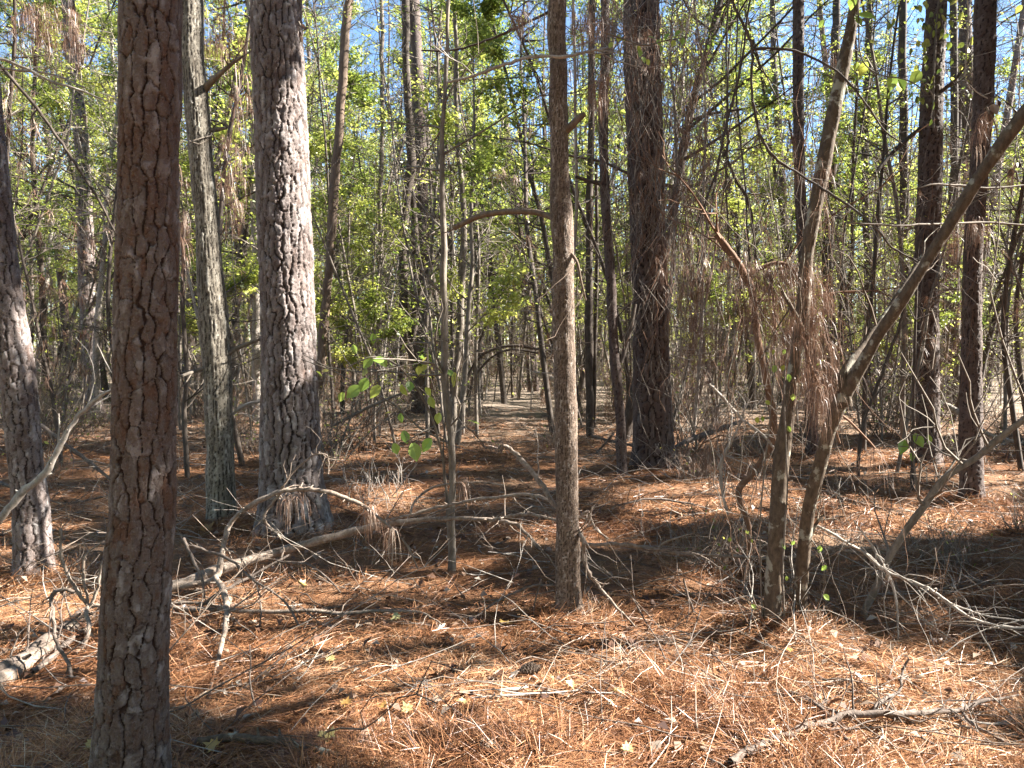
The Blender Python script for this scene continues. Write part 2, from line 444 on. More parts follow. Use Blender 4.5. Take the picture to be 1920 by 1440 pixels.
def twig_litter():
    mb = MB()
    for k in range(2300):
        d = 2.7 + 19 * RNG.random() ** 1.0
        px = RNG.uniform(-200, 2120)
        x = (px - 960) / F * d; y = d
        L = RNG.uniform(.12, .6) * (1 + d * .03)
        az = RNG.uniform(0, 2 * pi)
        pth = wander((x, y, gh(x, y) + .02), (math.cos(az), math.sin(az), RNG.uniform(-.03, .28)), L, RNG, 4, .16)
        pth[:, 2] = np.maximum(pth[:, 2], gh(pth[:, 0], pth[:, 1]) + .012)
        r = RNG.uniform(.0018, .0045) * (1 + d * .06)
        mb.tube(pth, np.linspace(r, r * .4, len(pth)), 4, RNG.integers(0, 3))
    for k in range(330):
        d = 3.0 + 11 * RNG.random() ** 1.2; px = RNG.choice([RNG.uniform(-60, 760), RNG.uniform(900, 1980), RNG.uniform(1250, 1980)])
        x = (px - 960) / F * d; L = RNG.uniform(.5, 1.5); az = RNG.uniform(0, 2 * pi); r = RNG.uniform(.0018, .0045)
        pth = wander((x, d, gh(x, d) + .03), (math.cos(az), math.sin(az), RNG.uniform(0, .55)), L, RNG, 7, .13, 0, .1)
        pth[:, 2] = np.maximum(pth[:, 2], gh(pth[:, 0], pth[:, 1]) + .02); m_ = int(RNG.choice([0, 0, 1, 2]))
        mb.tube(pth, np.linspace(r, r * .35, len(pth)), 4, m_)
        for j in range(RNG.integers(2, 6)):
            q = wander(pth[RNG.integers(1, 7)], pth[-1] - pth[0] + RNG.normal(0, .35, 3) * L, L * RNG.uniform(.15, .45), RNG, 4, .2)
            mb.tube(q, np.linspace(r * .55, r * .25, len(q)), 3, m_)
    o = mb.build('twig_litter', [M['stem_pale'], M['deadwood'], M['deadwood_dark']])
    tag(o, 'thin broken grey twigs strewn across the needle mat', 'twigs', kind='stuff')
twig_litter()

# ------------------------------------------------------------------ bark trunks of the trees that stand close
def px_path(rows, d, up_to=None, d_top=None):
    """rows: (py, cx, width) from the base upward, at distance d; returns points and radii"""
    pts, rad = [], []
    n = len(rows)
    for k, (py, cx, wd) in enumerate(rows):
        dd = d if d_top is None else d + (d_top - d) * k / (n - 1)
        pts.append(P(cx, py, dd)); rad.append(wd * .5 * dd / F)
    return np.array(pts), np.array(rad)

def plated_trunk(mb, pts, rad, d, pw, ph, depth, seed, ztop, mat=0, lump=.03, flare=.32, minor=True, sharp=.26, res=1.0):
    base = pts[0].copy()
    gz = float(gh(base[0], base[1]))
    # down into the ground
    lo = base.copy(); dirb = pts[0] - pts[1]; dirb /= np.linalg.norm(dirb)
    k = (base[2] - (gz - .12)) / max(-dirb[2], .3)
    lo = base + dirb * max(k, .02)
    pts = np.vstack([lo, pts]); rad = np.r_[rad[0] * (1 + flare * .3), rad]
    if ztop > pts[-1][2] + .5:
        tdir = pts[-1] - pts[-3]; tdir /= np.linalg.norm(tdir)
        tdir = unit(tdir * .5 + np.array([0, 0, .5]))
        nst = 4; hh = (ztop - pts[-1][2]) / tdir[2]
        ext = [pts[-1] + tdir * hh * (i / nst) for i in range(1, nst + 1)]
        er = [rad[-1] * (1 - .75 * i / nst) for i in range(1, nst + 1)]
        top_fine = pts[-1][2] + .4
        pts = np.vstack([pts, ext]); rad = np.r_[rad, er]
    else: top_fine = 1e9
    seg = np.r_[0, np.cumsum(np.linalg.norm(np.diff(pts, axis=0), axis=1))]
    sfine = np.interp(min(top_fine, pts[-1][2]), pts[:, 2], seg)
    ds = max(d / 768 * res, .003)
    s = np.r_[np.arange(0, sfine, ds), np.arange(sfine, seg[-1], .25), seg[-1]]
    # smooth interpolation
    cs = smooth_path(np.c_[pts, rad], 8); cseg = np.r_[0, np.cumsum(np.linalg.norm(np.diff(cs[:, :3], axis=0), axis=1))]
    cseg *= seg[-1] / cseg[-1]
    ctr = np.stack([np.interp(s, cseg, cs[:, i]) for i in range(3)], -1); r = np.interp(s, cseg, cs[:, 3])
    T = np.gradient(ctr, axis=0); T = unit(T)
    X = np.array([1., 0, 0]); Nn = unit(X - T * (T @ X)[:, None]); B = np.cross(T, Nn)
    rmean = float(np.mean(rad[:-1]))
    nu = int(np.clip(2 * pi * rmean / ds, 24, 420)); nv = len(s)
    u = np.arange(nu) / nu; a = u * 2 * pi
    dirs = np.cos(a)[None, :, None] * Nn[:, None] + np.sin(a)[None, :, None] * B[:, None]
    pos = ctr[:, None] + dirs * r[:, None, None]
    q = pos + seed * 3.1
    ncol = max(5, round(2 * pi * rmean / pw))
    def cells(nc, hgt, sd, warp):
        wx = fbm(q / pw * .55, 3, sd) * warp; wy = fbm(q / pw * .5 + 31, 3, sd + 9) * warp
        cx = u[None, :] * nc + wx; cyy = s[:, None] / hgt + wy
        ix = np.floor(cx).astype(int)
        f1 = np.full(cx.shape, 9.); f2 = np.full(cx.shape, 9.); idm = np.zeros(cx.shape); c1 = np.zeros(cx.shape, int); c2_ = np.zeros(cx.shape, int)
        for dx in (-1, 0, 1):
            col = ix + dx; colw = col % nc
            off = _h(colw, colw * 0 + 5, colw * 0 + sd, sd)
            yy = cyy + off; iy = np.floor(yy).astype(int)
            for dy in (-1, 0, 1):
                row = iy + dy
                jx = .5 + (_h(colw, row, row * 0 + 1, sd) - .5) * .7; jy = .5 + (_h(colw, row, row * 0 + 2, sd) - .5) * .9
                ex = np.abs(col + jx - cx); ey = np.abs(row + jy - yy)
                dd = (ex ** 2.2 + ey ** 2.2) ** (1 / 2.2)
                idv = _h(colw, row, row * 0 + 3, sd)
                near = dd < f1
                sec = ~near & (dd < f2)
                c2_ = np.where(near, c1, np.where(sec, col, c2_))
                f2 = np.where(near, f1, np.minimum(f2, dd)); idm = np.where(near, idv, idm); f1 = np.where(near, dd, f1); c1 = np.where(near, col, c1)
        return f1, f2, idm, c1 == c2_
    f1, f2, pid, same = cells(ncol, ph, seed * 7 + 1, .5)
    jag = .13 * fbm(q / pw * 2.6, 3, seed) + .10 * fbm(q / pw * 8, 2, seed + 1)
    wv = .8 + .7 * fbm(q / pw * .6 + 50, 2, seed + 2)          # fissures widen and close along their run
    e = f2 - f1 + jag
    crack = np.where(same, .5 + .5 * sstep(.0, sharp * .40, e), sstep(sharp * .2, sharp * .62, e / np.clip(wv, .4, 1.5)))
    g1, g2, gid, gsame = cells(ncol * 2, ph * .45, seed * 7 + 3, 1.1)
    # flaking layers on the plates
    fl_ = fbm(q * np.array([1, 1, .5]) / pw * 1.9, 4, seed + 21) * 1.5 + (pid - .5) * 1.1 + (gid - .5) * .9
    ter = np.round(fl_ * 2.6) / 2.6; ter = ter + .2 * (fl_ - ter)
    h = crack * depth + sstep(.2, .6, crack) * ter * depth * .26
    if minor:
        c2 = sstep(.0, .10, g2 - g1 + jag * .8)
        h = h - crack * depth * .3 * (1 - c2); crackc = crack * (.55 + .45 * c2)
    else: crackc = crack
    pid = np.clip(.5 + .42 * ter, 0, 1)
    h = h + depth * .22 * fbm(q / pw * 7, 3, seed + 3) - depth * .75
    h = h + lump * rmean * 3 * fbm(pos * np.array([1, 1, .5]) * 2.2 / max(rmean, .06) * .25, 2, seed + 5)
    zrel = pos[..., 2] - gz
    fl = flare * rmean * np.exp(-np.clip(zrel, 0, 9) / (.9 * rmean)) * (1 + .5 * np.sin(a * 4 + seed)[None, :])
    pos = pos + dirs * (h + fl)[..., None]
    mb.grid(pos.reshape(-1, 3), nu, nv, mat, 0, True, crackc.ravel(), pid.ravel())
    return ctr, r, s

def pine_crown_mesh(seed, n_br=44, R=2.3, H=6.0, tufts=7):
    """living pine crown, origin at crown base"""
    rng = np.random.default_rng(seed); mb = MB()
    for k in range(n_br):
        t = (k + rng.random()) / n_br
        z = t * H; az = rng.uniform(0, 2 * pi); L = R * (1 - .75 * t) * rng.uniform(.6, 1.1) + .3
        p = wander((0, 0, z), (math.cos(az), math.sin(az), .15 + .5 * t), L, rng, 5, .14, .05)
        mb.tube(p, np.linspace(.035 * (1 - t * .5), .008, len(p)), 4, 0)
        ends = []
        for j in range(tufts):
            b = p[rng.integers(2, len(p))]
            q = wander(b, rng.normal(0, 1, 3) + (p[-1] - p[0]) / L * 1.2 + [0, 0, .3], rng.uniform(.25, .7), rng, 3, .2)
            mb.tube(q, np.linspace(.008, .004, len(q)), 3, 0); ends.append(q[-1]); ends.append(q[-2])
        ends = np.array(ends); nn = 16
        base = np.repeat(ends, nn, 0) + rng.normal(0, .03, (len(ends) * nn, 3))
        n = len(base)
        ribbons(mb, base, rng.uniform(0, 2 * pi, n), rng.normal(.25, .55, n), rng.uniform(.14, .24, n), np.full(n, .009), rng.uniform(0, .2, n), rng.random(n), 1, 2)
    return mb

# ------------------------------------------------------------------ trees in the near ground
NEAR = {}
def near_tree(key, name, rows, d, label, mat, pw, ph, depth, ztop, seed, cat='pine tree', crown=True, d_top=None, res=1.0, **kw):
    pts, rad = px_path(rows, d, d_top=d_top)
    base = pts[0].copy(); base[2] = gh(base[0], base[1])
    root = empty(name, base, label, cat)
    mb = MB(); ctr, r, s = plated_trunk(mb, pts, rad, d, pw, ph, depth, seed, ztop, res=res, **kw)
    mb.V = [v - base for v in mb.V]
    o = mb.build('trunk', [M[mat]], root, attrs=True)
    NEAR[key] = dict(root=root, base=base, ctr=ctr, r=r, top=ctr[-1])
    return root

near_tree('A', 'pine_tree', [(1497, 239, 142), (1440, 243, 134), (1320, 248, 127), (1200, 252, 121), (1080, 259, 118), (960, 267, 113), (800, 271, 109), (640, 274, 107), (480, 276, 105), (240, 279, 103), (0, 282, 101)],
          2.75, 'rough red-brown pine trunk standing nearest, rising in front of the fallen limb', 'pine_red', .043, .115, .0105, 15, 1, flare=.05)
near_tree('B', 'pine_tree', [(1095, 65, 66), (960, 59, 60), (880, 50, 57), (800, 42, 56), (720, 35, 56), (640, 26, 54), (560, 14, 53), (480, 2, 52), (240, -22, 50), (0, -42, 48)],
          5.3, 'grey plated pine leaning out over the picture edge, pale curved branch across its foot', 'pine_grey', .045, .12, .012, 14, 2, sharp=.32)
near_tree('C', 'hardwood_tree', [(992, 416, 57), (960, 416, 55), (840, 412, 50), (720, 408, 50), (600, 400, 50), (480, 393, 46), (360, 382, 41), (240, 372, 42), (120, 362, 41), (0, 357, 42)],
          7.0, 'pale grey furrowed hardwood with a wavy trunk between the two biggest pines', 'hard_grey', .028, .30, .0065, 12, 3, cat='hardwood tree', lump=.06, minor=False, sharp=.5)
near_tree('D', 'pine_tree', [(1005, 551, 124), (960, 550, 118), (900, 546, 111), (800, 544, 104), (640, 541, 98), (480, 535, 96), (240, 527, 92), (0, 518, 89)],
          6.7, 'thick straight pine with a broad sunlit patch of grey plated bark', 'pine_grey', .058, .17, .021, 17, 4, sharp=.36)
near_tree('E', 'hardwood_tree', [(1165, 1067, 52), (1120, 1066, 47), (1060, 1065, 44), (960, 1064, 42), (800, 1061, 42), (640, 1058, 40), (480, 1056, 38), (420, 1053, 39), (360, 1051, 37), (240, 1049, 34), (120, 1046, 33), (0, 1044, 32)],
          4.56, 'slim smooth brown hardwood with a broken stub, standing in the middle of the clearing', 'hard_smooth', .013, .05, .0024, 10, 5, cat='hardwood tree', lump=.06, flare=.75, minor=False, sharp=.5)
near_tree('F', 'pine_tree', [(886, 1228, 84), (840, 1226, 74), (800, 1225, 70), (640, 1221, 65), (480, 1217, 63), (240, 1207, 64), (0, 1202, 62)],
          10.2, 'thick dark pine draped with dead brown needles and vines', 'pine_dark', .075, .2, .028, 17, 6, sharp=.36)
near_tree('G', 'hardwood_tree', [(893, 1167, 20), (860, 1166, 19), (760, 1161, 18), (640, 1150, 19), (480, 1143, 18), (400, 1136, 18), (240, 1131, 17), (100, 1135, 17), (0, 1135, 16)],
          9.8, 'slender dark bent hardwood close beside the needle-draped pine', 'pine_dark', .03, .12, .005, 11, 7, cat='hardwood tree', lump=.08)
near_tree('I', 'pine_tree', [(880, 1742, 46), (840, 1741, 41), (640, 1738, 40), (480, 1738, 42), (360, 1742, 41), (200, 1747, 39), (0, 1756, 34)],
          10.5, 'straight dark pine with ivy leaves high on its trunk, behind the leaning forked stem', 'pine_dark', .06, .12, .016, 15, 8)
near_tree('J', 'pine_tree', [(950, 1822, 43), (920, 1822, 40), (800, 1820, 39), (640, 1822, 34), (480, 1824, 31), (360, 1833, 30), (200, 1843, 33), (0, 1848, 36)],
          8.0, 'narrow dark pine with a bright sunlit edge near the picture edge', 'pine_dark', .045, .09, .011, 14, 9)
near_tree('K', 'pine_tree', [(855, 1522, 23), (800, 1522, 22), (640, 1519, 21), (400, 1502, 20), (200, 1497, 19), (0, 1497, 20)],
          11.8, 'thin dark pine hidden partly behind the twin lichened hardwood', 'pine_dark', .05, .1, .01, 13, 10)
near_tree('M', 'pine_tree', [(755, 176, 29), (720, 173, 27), (560, 165, 29), (440, 160, 27), (250, 152, 24), (130, 137, 24), (0, 128, 22)],
          20., 'old grey pine farther back between the two nearest trunks', 'pine_grey', .09, .2, .02, 16, 11)

# a sapling leaning stem etc. in plainer bark
def tubes_px(lst, n=8, per=6, jit=0.0, rng=RNG):
    """lst: (px,py,d,halfwidth px)"""
    a = np.array([np.r_[P(px, py, d), hw * d / F] for px, py, d, hw in lst])
    s = smooth_path(a, per)
    p, r = s[:, :3], s[:, 3]
    if jit:
        p = p + jit * np.stack([fbm(p * 6 + 3 + i * 7, 2, 77 + i) for i in range(3)], -1)
    return p, r

def knob(r, seed, amp=.12):
    return r * (1 + amp * fbm(np.stack([np.arange(len(r)) * .7 + seed, r * 0, r * 0], -1), 2, seed))

def twin_hardwood():
    b = (P(1449, 1195, 4.3) + P(1497, 1165, 4.4)) / 2; b[2] = gh(b[0], b[1])
    root = empty('hardwood_tree', b, 'twin-stemmed lichened hardwood, one stem forking out diagonally across the dark pines', 'hardwood tree')
    r1 = [(1195, 1449, 37), (1150, 1449, 34), (1080, 1451, 32), (960, 1458, 30), (880, 1463, 31), (800, 1474, 28), (700, 1488, 26), (600, 1504, 27), (480, 1513, 27), (400, 1527, 29), (240, 1557, 29), (120, 1582, 28), (0, 1603, 23)]
    r2 = [(1165, 1497, 29), (1080, 1503, 25), (960, 1516, 25), (880, 1536, 26), (800, 1557, 27), (740, 1583, 29), (680, 1618, 25), (627, 1647, 23), (580, 1680, 23), (530, 1713, 23), (433, 1773, 25), (347, 1827, 27), (277, 1873, 28), (213, 1920, 29), (140, 1970, 28)]
    for nm, rr, d0, d1, zt, sd in (('trunk', r1, 4.3, 4.3, 8, 21), ('trunk', r2, 4.4, 3.6, 4.5, 22)):
        pts, rad = px_path(rr, d0, d_top=d1); rad = rad * np.linspace(.98, .82, len(rad))
        mb = MB()
        plated_trunk(mb, pts, rad, d0, .03, .18, .0022, sd, zt, lump=.05, flare=.6, minor=False, sharp=.6)
        mb.V = [v - b for v in mb.V]
        mb.build(nm, [M['hard_lichen']], root, attrs=True)
    NEAR['H'] = dict(root=root, base=b, top=P(1603, 0, 4.3), ctr=None)
twin_hardwood()

def thin_tree(name, lst, label, mat, cat='sapling', extra=(), leaves=0, leafmat_='leaf', ztop=None, twigs=0, seed=0):
    rng = np.random.default_rng(900 + seed)
    lst = list(lst)
    b = P(*lst[0][:3]); b[2] = gh(b[0], b[1])
    root = empty(name, b, label, cat)
    p, r = tubes_px(lst, jit=.012 * min(3, lst[0][2] / 6))
    p[0, 2] = min(p[0, 2], b[2] - .03)
    if ztop:
        d = unit(p[-1] - p[-4]); e = np.array([p[-1] + d * (ztop - p[-1][2]) * k / 3 for k in (1, 2, 3)])
        p = np.vstack([p, e]); r = np.r_[r, r[-1] * np.array([.7, .4, .15])]
    mb = MB(); mb.tube(p - b, knob(r, seed + 1), 9, 0)
    for e in extra:
        q, rr = tubes_px(e, jit=.01); mb.tube(q - b, rr, 7, 0)
    mb.build('trunk', [M[mat]], root)
    if twigs or leaves:
        mc = MB(); ends = []
        for k in range(twigs):
            i = rng.integers(len(p) // 4, len(p)); az = rng.uniform(0, 2 * pi)
            q = wander(p[i] - b, (math.cos(az), math.sin(az), rng.uniform(.1, 1.)), rng.uniform(.4, 1.5), rng, 5, .2)
            rr = min(r[i] * .45, .009)
            mc.tube(q, np.linspace(rr, rr * .35, len(q)), 4, 0); ends += list(q[2:])
            for j in range(3):
                q2 = wander(q[rng.integers(1, 5)], q[-1] - q[0] + rng.normal(0, .4, 3), rng.uniform(.2, .6), rng, 4, .25)
                mc.tube(q2, np.linspace(rr * .5, rr * .25, len(q2)), 3, 0); ends += list(q2[1:])
        if leaves and ends:
            c = np.array(ends)[rng.integers(0, len(ends), leaves)] + rng.normal(0, .06, (leaves, 3))
            mc.quads(leaf_quads(c, .075, rng), 1, rng.random(leaves))
        mc.build('crown', [M[mat], M[leafmat_]], root)
    return root

thin_tree('sapling', [(848, 1072, 5.6, 8), (846, 960, 5.6, 7), (848, 900, 5.6, 6.5), (845, 800, 5.6, 7), (835, 720, 5.6, 6.5), (832, 600, 5.6, 7), (832, 480, 5.6, 6.5), (831, 400, 5.6, 5.5), (829, 240, 5.6, 4.5), (836, 150, 5.6, 4), (840, 0, 5.6, 3.5)],
          'knobbly thin grey sapling rising from the lit needles left of the central trunk', 'stem_grey', twigs=16, leaves=40, ztop=5, seed=1)
thin_tree('sapling', [(850, 825, 14, 6.5), (851, 760, 14, 6), (856, 680, 14, 6), (862, 600, 14, 7), (868, 480, 14, 7), (871, 440, 14, 6), (865, 330, 14, 5), (857, 250, 14, 4), (853, 0, 14, 3.5)],
          'thin brown tree bending right just behind the knobbly sapling', 'stem_grey', twigs=14, leaves=150, ztop=9, seed=2)
thin_tree('hardwood_tree', [(816, 790, 15, 10), (790, 707, 15, 9), (773, 667, 15, 8.5), (758, 613, 15, 9), (757, 547, 15, 8), (757, 433, 15, 8), (768, 333, 15, 9), (770, 267, 15, 8), (763, 167, 15, 7), (760, 0, 15, 7)],
          'dark crooked hardwood whose foot slants away to the right, mid wood', 'stem_dark', cat='hardwood tree',
          extra=[[(773, 640, 15, 6), (787, 547, 15, 6), (800, 515, 15, 5), (820, 480, 15, 4), (850, 450, 15, 3)], [(776, 600, 15.2, 8), (779, 480, 15.2, 8), (776, 400, 15.2, 6), (770, 330, 15.2, 5)]], twigs=22, leaves=500, ztop=11, seed=3)
thin_tree('hardwood_tree', [(590, 830, 14, 10), (600, 713, 14, 9), (612, 560, 14, 8.5), (622, 430, 14, 8.5), (634, 267, 14, 8.5), (648, 60, 14, 8), (655, 0, 14, 8)],
          'slender brown hardwood leaning right beside the thick sunlit pine', 'hard_brown', cat='hardwood tree', twigs=24, leaves=600, ztop=11, seed=4)
thin_tree('sapling', [(710, 772, 18, 6), (712, 620, 18, 5.5), (713, 467, 18, 4.5), (712, 367, 18, 4.5), (717, 233, 18, 4), (715, 33, 18, 3.5)],
          'very straight thin grey pole tree between the slender leaning hardwood and crooked dark one', 'stem_grey', twigs=20, leaves=300, ztop=12, seed=5)
thin_tree('hardwood_tree', [(802, 1106, 14, 1), ][:0] + [(1107, 800, 14, 8), (1104, 640, 14, 7.5), (1104, 480, 14, 7), (1108, 240, 14, 6.5), (1110, 0, 14, 6)],
          'upright dark pole hardwood just right of the central trunk', 'stem_dark', cat='hardwood tree', twigs=18, leaves=400, ztop=11, seed=6,
          extra=[[(1113, 800, 14.1, 4), (1116, 640, 14.1, 4), (1119, 480, 14.1, 3.5), (1118, 300, 14.1, 3)]])
thin_tree('sapling', [(1608, 893, 9.9, 3.5), (1617, 800, 9.9, 3.5), (1643, 727, 9.9, 3.2), (1667, 667, 9.9, 3), (1690, 600, 9.9, 2.5), (1705, 520, 9.9, 2)],
          'thin dark leaning sapling under the diagonal forked stem', 'stem_dark', twigs=6, seed=7)
thin_tree('sapling', [(1711, 920, 8.8, 3.5), (1711, 860, 8.8, 3.5), (1713, 747, 8.8, 3), (1716, 600, 8.8, 2.5), (1722, 450, 8.8, 2)],
          'wand-thin dark sapling in front of the ivied pine', 'stem_dark', twigs=7, seed=8)
thin_tree('hardwood_tree', [(770, 1556, 20, 1), ][:0] + [(1553, 775, 20, 12), (1556, 640, 20, 11), (1552, 480, 20, 10), (1560, 300, 20, 9), (1566, 100, 20, 8), (1570, 0, 20, 7)],
          'dark hardwood seen between the twin hardwood stems, farther back', 'stem_dark', cat='hardwood tree', twigs=24, leaves=900, ztop=13, seed=9)
thin_tree('hardwood_tree', [(1637, 740, 22, 8), (1630, 600, 22, 7.5), (1627, 480, 22, 7), (1622, 330, 22, 7), (1628, 130, 22, 7), (1632, 0, 22, 6)],
          'dark upright hardwood framed by the diagonal stem and ivied pine', 'stem_dark', cat='hardwood tree', twigs=26, leaves=900, ztop=13, seed=10)
thin_tree('hardwood_tree', [(1702, 775, 17, 10), (1702, 640, 17, 9), (1697, 480, 17, 8.5), (1694, 300, 17, 8), (1692, 0, 17, 7)],
          'dark trunk half hidden against the left side of the ivied pine', 'stem_dark', cat='hardwood tree', twigs=20, leaves=600, ztop=12, seed=11)
thin_tree('hardwood_tree', [(1792, 740, 19, 8), (1792, 600, 19, 8), (1790, 400, 19, 7), (1788, 0, 19, 6)],
          'dark slim hardwood in the gap between the ivied pine and the narrow pine', 'stem_dark', cat='hardwood tree', twigs=20, leaves=700, ztop=12, seed=12)
thin_tree('hardwood_tree', [(440, 760, 19, 8), (441, 600, 19, 7.5), (452, 480, 19, 7), (470, 360, 19, 6), (478, 200, 19, 5)],
          'pale leaning hardwood in the gap behind the wavy trunk', 'stem_grey', cat='hardwood tree', twigs=16, leaves=300, ztop=10, seed=13)
thin_tree('hardwood_tree', [(480, 770, 17, 8), (481, 600, 17, 7), (480, 480, 17, 7), (476, 330, 17, 6), (470, 100, 17, 6), (468, 0, 17, 6)],
          'bright pale trunk half hidden by the thick sunlit pine', 'stem_pale', cat='hardwood tree', twigs=12, leaves=200, ztop=11, seed=14)
thin_tree('sapling', [(352, 875, 9.8, 5), (345, 800, 9.8, 4.5), (350, 700, 9.8, 4), (342, 560, 9.8, 4), (346, 400, 9.8, 3)],
          'thin dark stem in the gap right of the nearest pine', 'stem_dark', twigs=9, seed=15)
thin_tree('dead_sapling', [(1620, 1150, 4.6, 7), (1640, 1107, 4.6, 7), (1673, 1037, 4.55, 7), (1723, 960, 4.5, 6.5), (1773, 897, 4.45, 6), (1840, 847, 4.4, 6), (1920, 787, 4.3, 5.5), (1990, 735, 4.2, 5)],
          'bare grey dead stem leaning up and out of the picture from the needles', 'stem_grey', cat='dead sapling', twigs=8, seed=16)
thin_tree('sapling', [(1410, 1000, 5.4, 4), (1385, 925, 5.4, 6), (1410, 890, 5.4, 6), (1440, 845, 5.4, 6.5), (1451, 800, 5.4, 7), (1440, 720, 5.4, 7), (1420, 640, 5.4, 7), (1415, 590, 5.4, 7), (1408, 540, 5.4, 7), (1385, 495, 5.4, 7), (1362, 462, 5.4, 7), (1344, 440, 5.4, 6)],
          'reddish snapped stem curving beside the twin lichened hardwood', 'stem_red', seed=17, twigs=8)


# ------------------------------------------------------------------ fallen and dead branches on the ground
def pt(px, py, d):
    return Gp(px, py, .015) if d == 0 else P(px, py, d)

def fallen(name, label, lines, mat, cat='fallen branch', twigs=0, seed=0, twl=(.15, .5), mat2=None, group=None, grounded=False, lift=.03):
    if isinstance(label, (list, tuple)):             # separate pieces: one object each
        for k, (lb, ln) in enumerate(zip(label, lines)): fallen(name, lb, [ln], mat, cat, twigs // 2, seed * 13 + k, twl, mat2, group, grounded, lift)
        return
    rng = np.random.default_rng(4000 + seed)
    mb = MB(); b = None
    for li, ln in enumerate(lines):
        a = []
        for px, py, d, hw in ln:
            q = pt(px, py, d); a.append(np.r_[q, hw * .68 * q[1] / F])
        s = smooth_path(np.array(a), 5); p, r = s[:, :3], s[:, 3]
        kn = np.zeros_like(p); kn[1:-1] = rng.normal(0, 1, (len(p) - 2, 3)) * np.minimum(r[1:-1], .012)[:, None] * .22; p = p + kn
        if b is None:
            b = p[len(p) // 2].copy(); b[2] = gh(b[0], b[1])
        p = p + .006 * np.stack([fbm(p * 9 + 3 + i * 7, 2, 77 + i) for i in range(3)], -1)
        if grounded: p[:, 2] = np.maximum(p[:, 2], gh(p[:, 0], p[:, 1]) + r * .6 + lift)
        mb.tube(p - b, knob(r, seed + li, .22), 9 if r.max() > .006 else 5, 0)
        for k in range(int(len(p) * .5)):            # snapped twig stubs
            i = rng.integers(1, len(p)); d = rng.normal(0, 1, 3); L = rng.uniform(.8, 2.6) * r[i] + .012
            mb.tube([p[i] - b, p[i] - b + unit(d) * L], [r[i] * .42, r[i] * .26], 4, 0)
        nt_ = twigs if li == 0 else twigs // 3
        for k in range(nt_):
            i = rng.integers(len(p) // 6, len(p)); t = p[min(i + 1, len(p) - 1)] - p[max(i - 1, 0)]
            d = unit(t) + rng.normal(0, .75, 3); d[2] += .15
            L = rng.uniform(*twl)
            q = wander(p[i] - b, d, L, rng, 5, .22, 0, .12)
            r0 = min(r[i] * .45, .006); mb.tube(q, np.linspace(r0, r0 * .3, len(q)), 4, 0)
            if rng.random() < .6:
                q2 = wander(q[2], q[-1] - q[1] + rng.normal(0, .12, 3), L * .5, rng, 4, .25)
                mb.tube(q2, np.linspace(r0 * .6, r0 * .25, len(q2)), 3, 0)
    o = mb.build(name, [M[mat]])
    o.location = [float(x) for x in b]
    return tag(o, label, cat, group)

fallen('fallen_limb', 'long pale fallen limb sweeping up rightward behind the nearest pine',
       [[(-60, 1320, 0, 26), (0, 1285, 0, 25), (100, 1212, 0, 22), (200, 1140, 4.75, 17), (330, 1098, 4.9, 15), (420, 1066, 5.1, 14), (520, 1036, 5.3, 13), (610, 1011, 5.45, 12), (700, 988, 5.5, 10.5), (770, 977, 5.5, 8), (850, 972, 5.5, 6.5), (927, 975, 5.4, 5.5), (973, 987, 5.3, 5), (1007, 1023, 5.2, 4)],
        [(330, 1100, 4.9, 8), (400, 1088, 4.9, 9), (416, 1040, 5.0, 8), (428, 990, 5.1, 7.5), (455, 958, 5.1, 7), (500, 932, 5.1, 7), (535, 919, 5.1, 6.5), (570, 916, 5.1, 6.5), (620, 925, 5.1, 6.5), (665, 940, 5.1, 6), (692, 958, 5.1, 5), (735, 992, 5.1, 3.5), (765, 1025, 5.1, 3), (783, 1065, 5.1, 2)],
        [(404, 1082, 4.9, 8), (420, 1110, 4.6, 8), (425, 1150, 4.3, 7.5), (420, 1190, 4.1, 7), (407, 1250, 3.8, 6), (392, 1310, 3.5, 5), (381, 1365, 3.3, 3)],
        [(927, 975, 5.4, 5), (960, 967, 5.2, 4.5), (1000, 966, 5.0, 4.5), (1040, 975, 4.9, 4), (1062, 985, 4.8, 3)],
        [(525, 925, 5.1, 4), (498, 960, 5.1, 4), (496, 975, 5.1, 4), (508, 990, 5.1, 3.5), (524, 1000, 5.1, 2)],
        [(525, 925, 5.1, 3), (545, 890, 5.1, 3), (580, 858, 5.1, 2.6), (604, 851, 5.1, 2.3), (616, 858, 5.1, 2), (615, 890, 5.1, 1.5)],
        [(700, 985, 5.5, 4), (770, 965, 5.4, 4), (807, 955, 5.4, 4.5), (840, 947, 5.3, 4.5), (893, 937, 5.2, 4.5), (940, 931, 5.1, 4.5), (993, 928, 5.0, 4.5), (1027, 939, 4.9, 4), (1048, 958, 4.85, 3)],
        [(770, 970, 5.4, 3), (775, 945, 5.5, 3), (800, 920, 5.6, 3), (850, 906, 5.6, 3), (905, 905, 5.6, 2.5), (945, 910, 5.6, 2)]],
       'deadwood', 'fallen limb', 16, 1, (.2, .5))
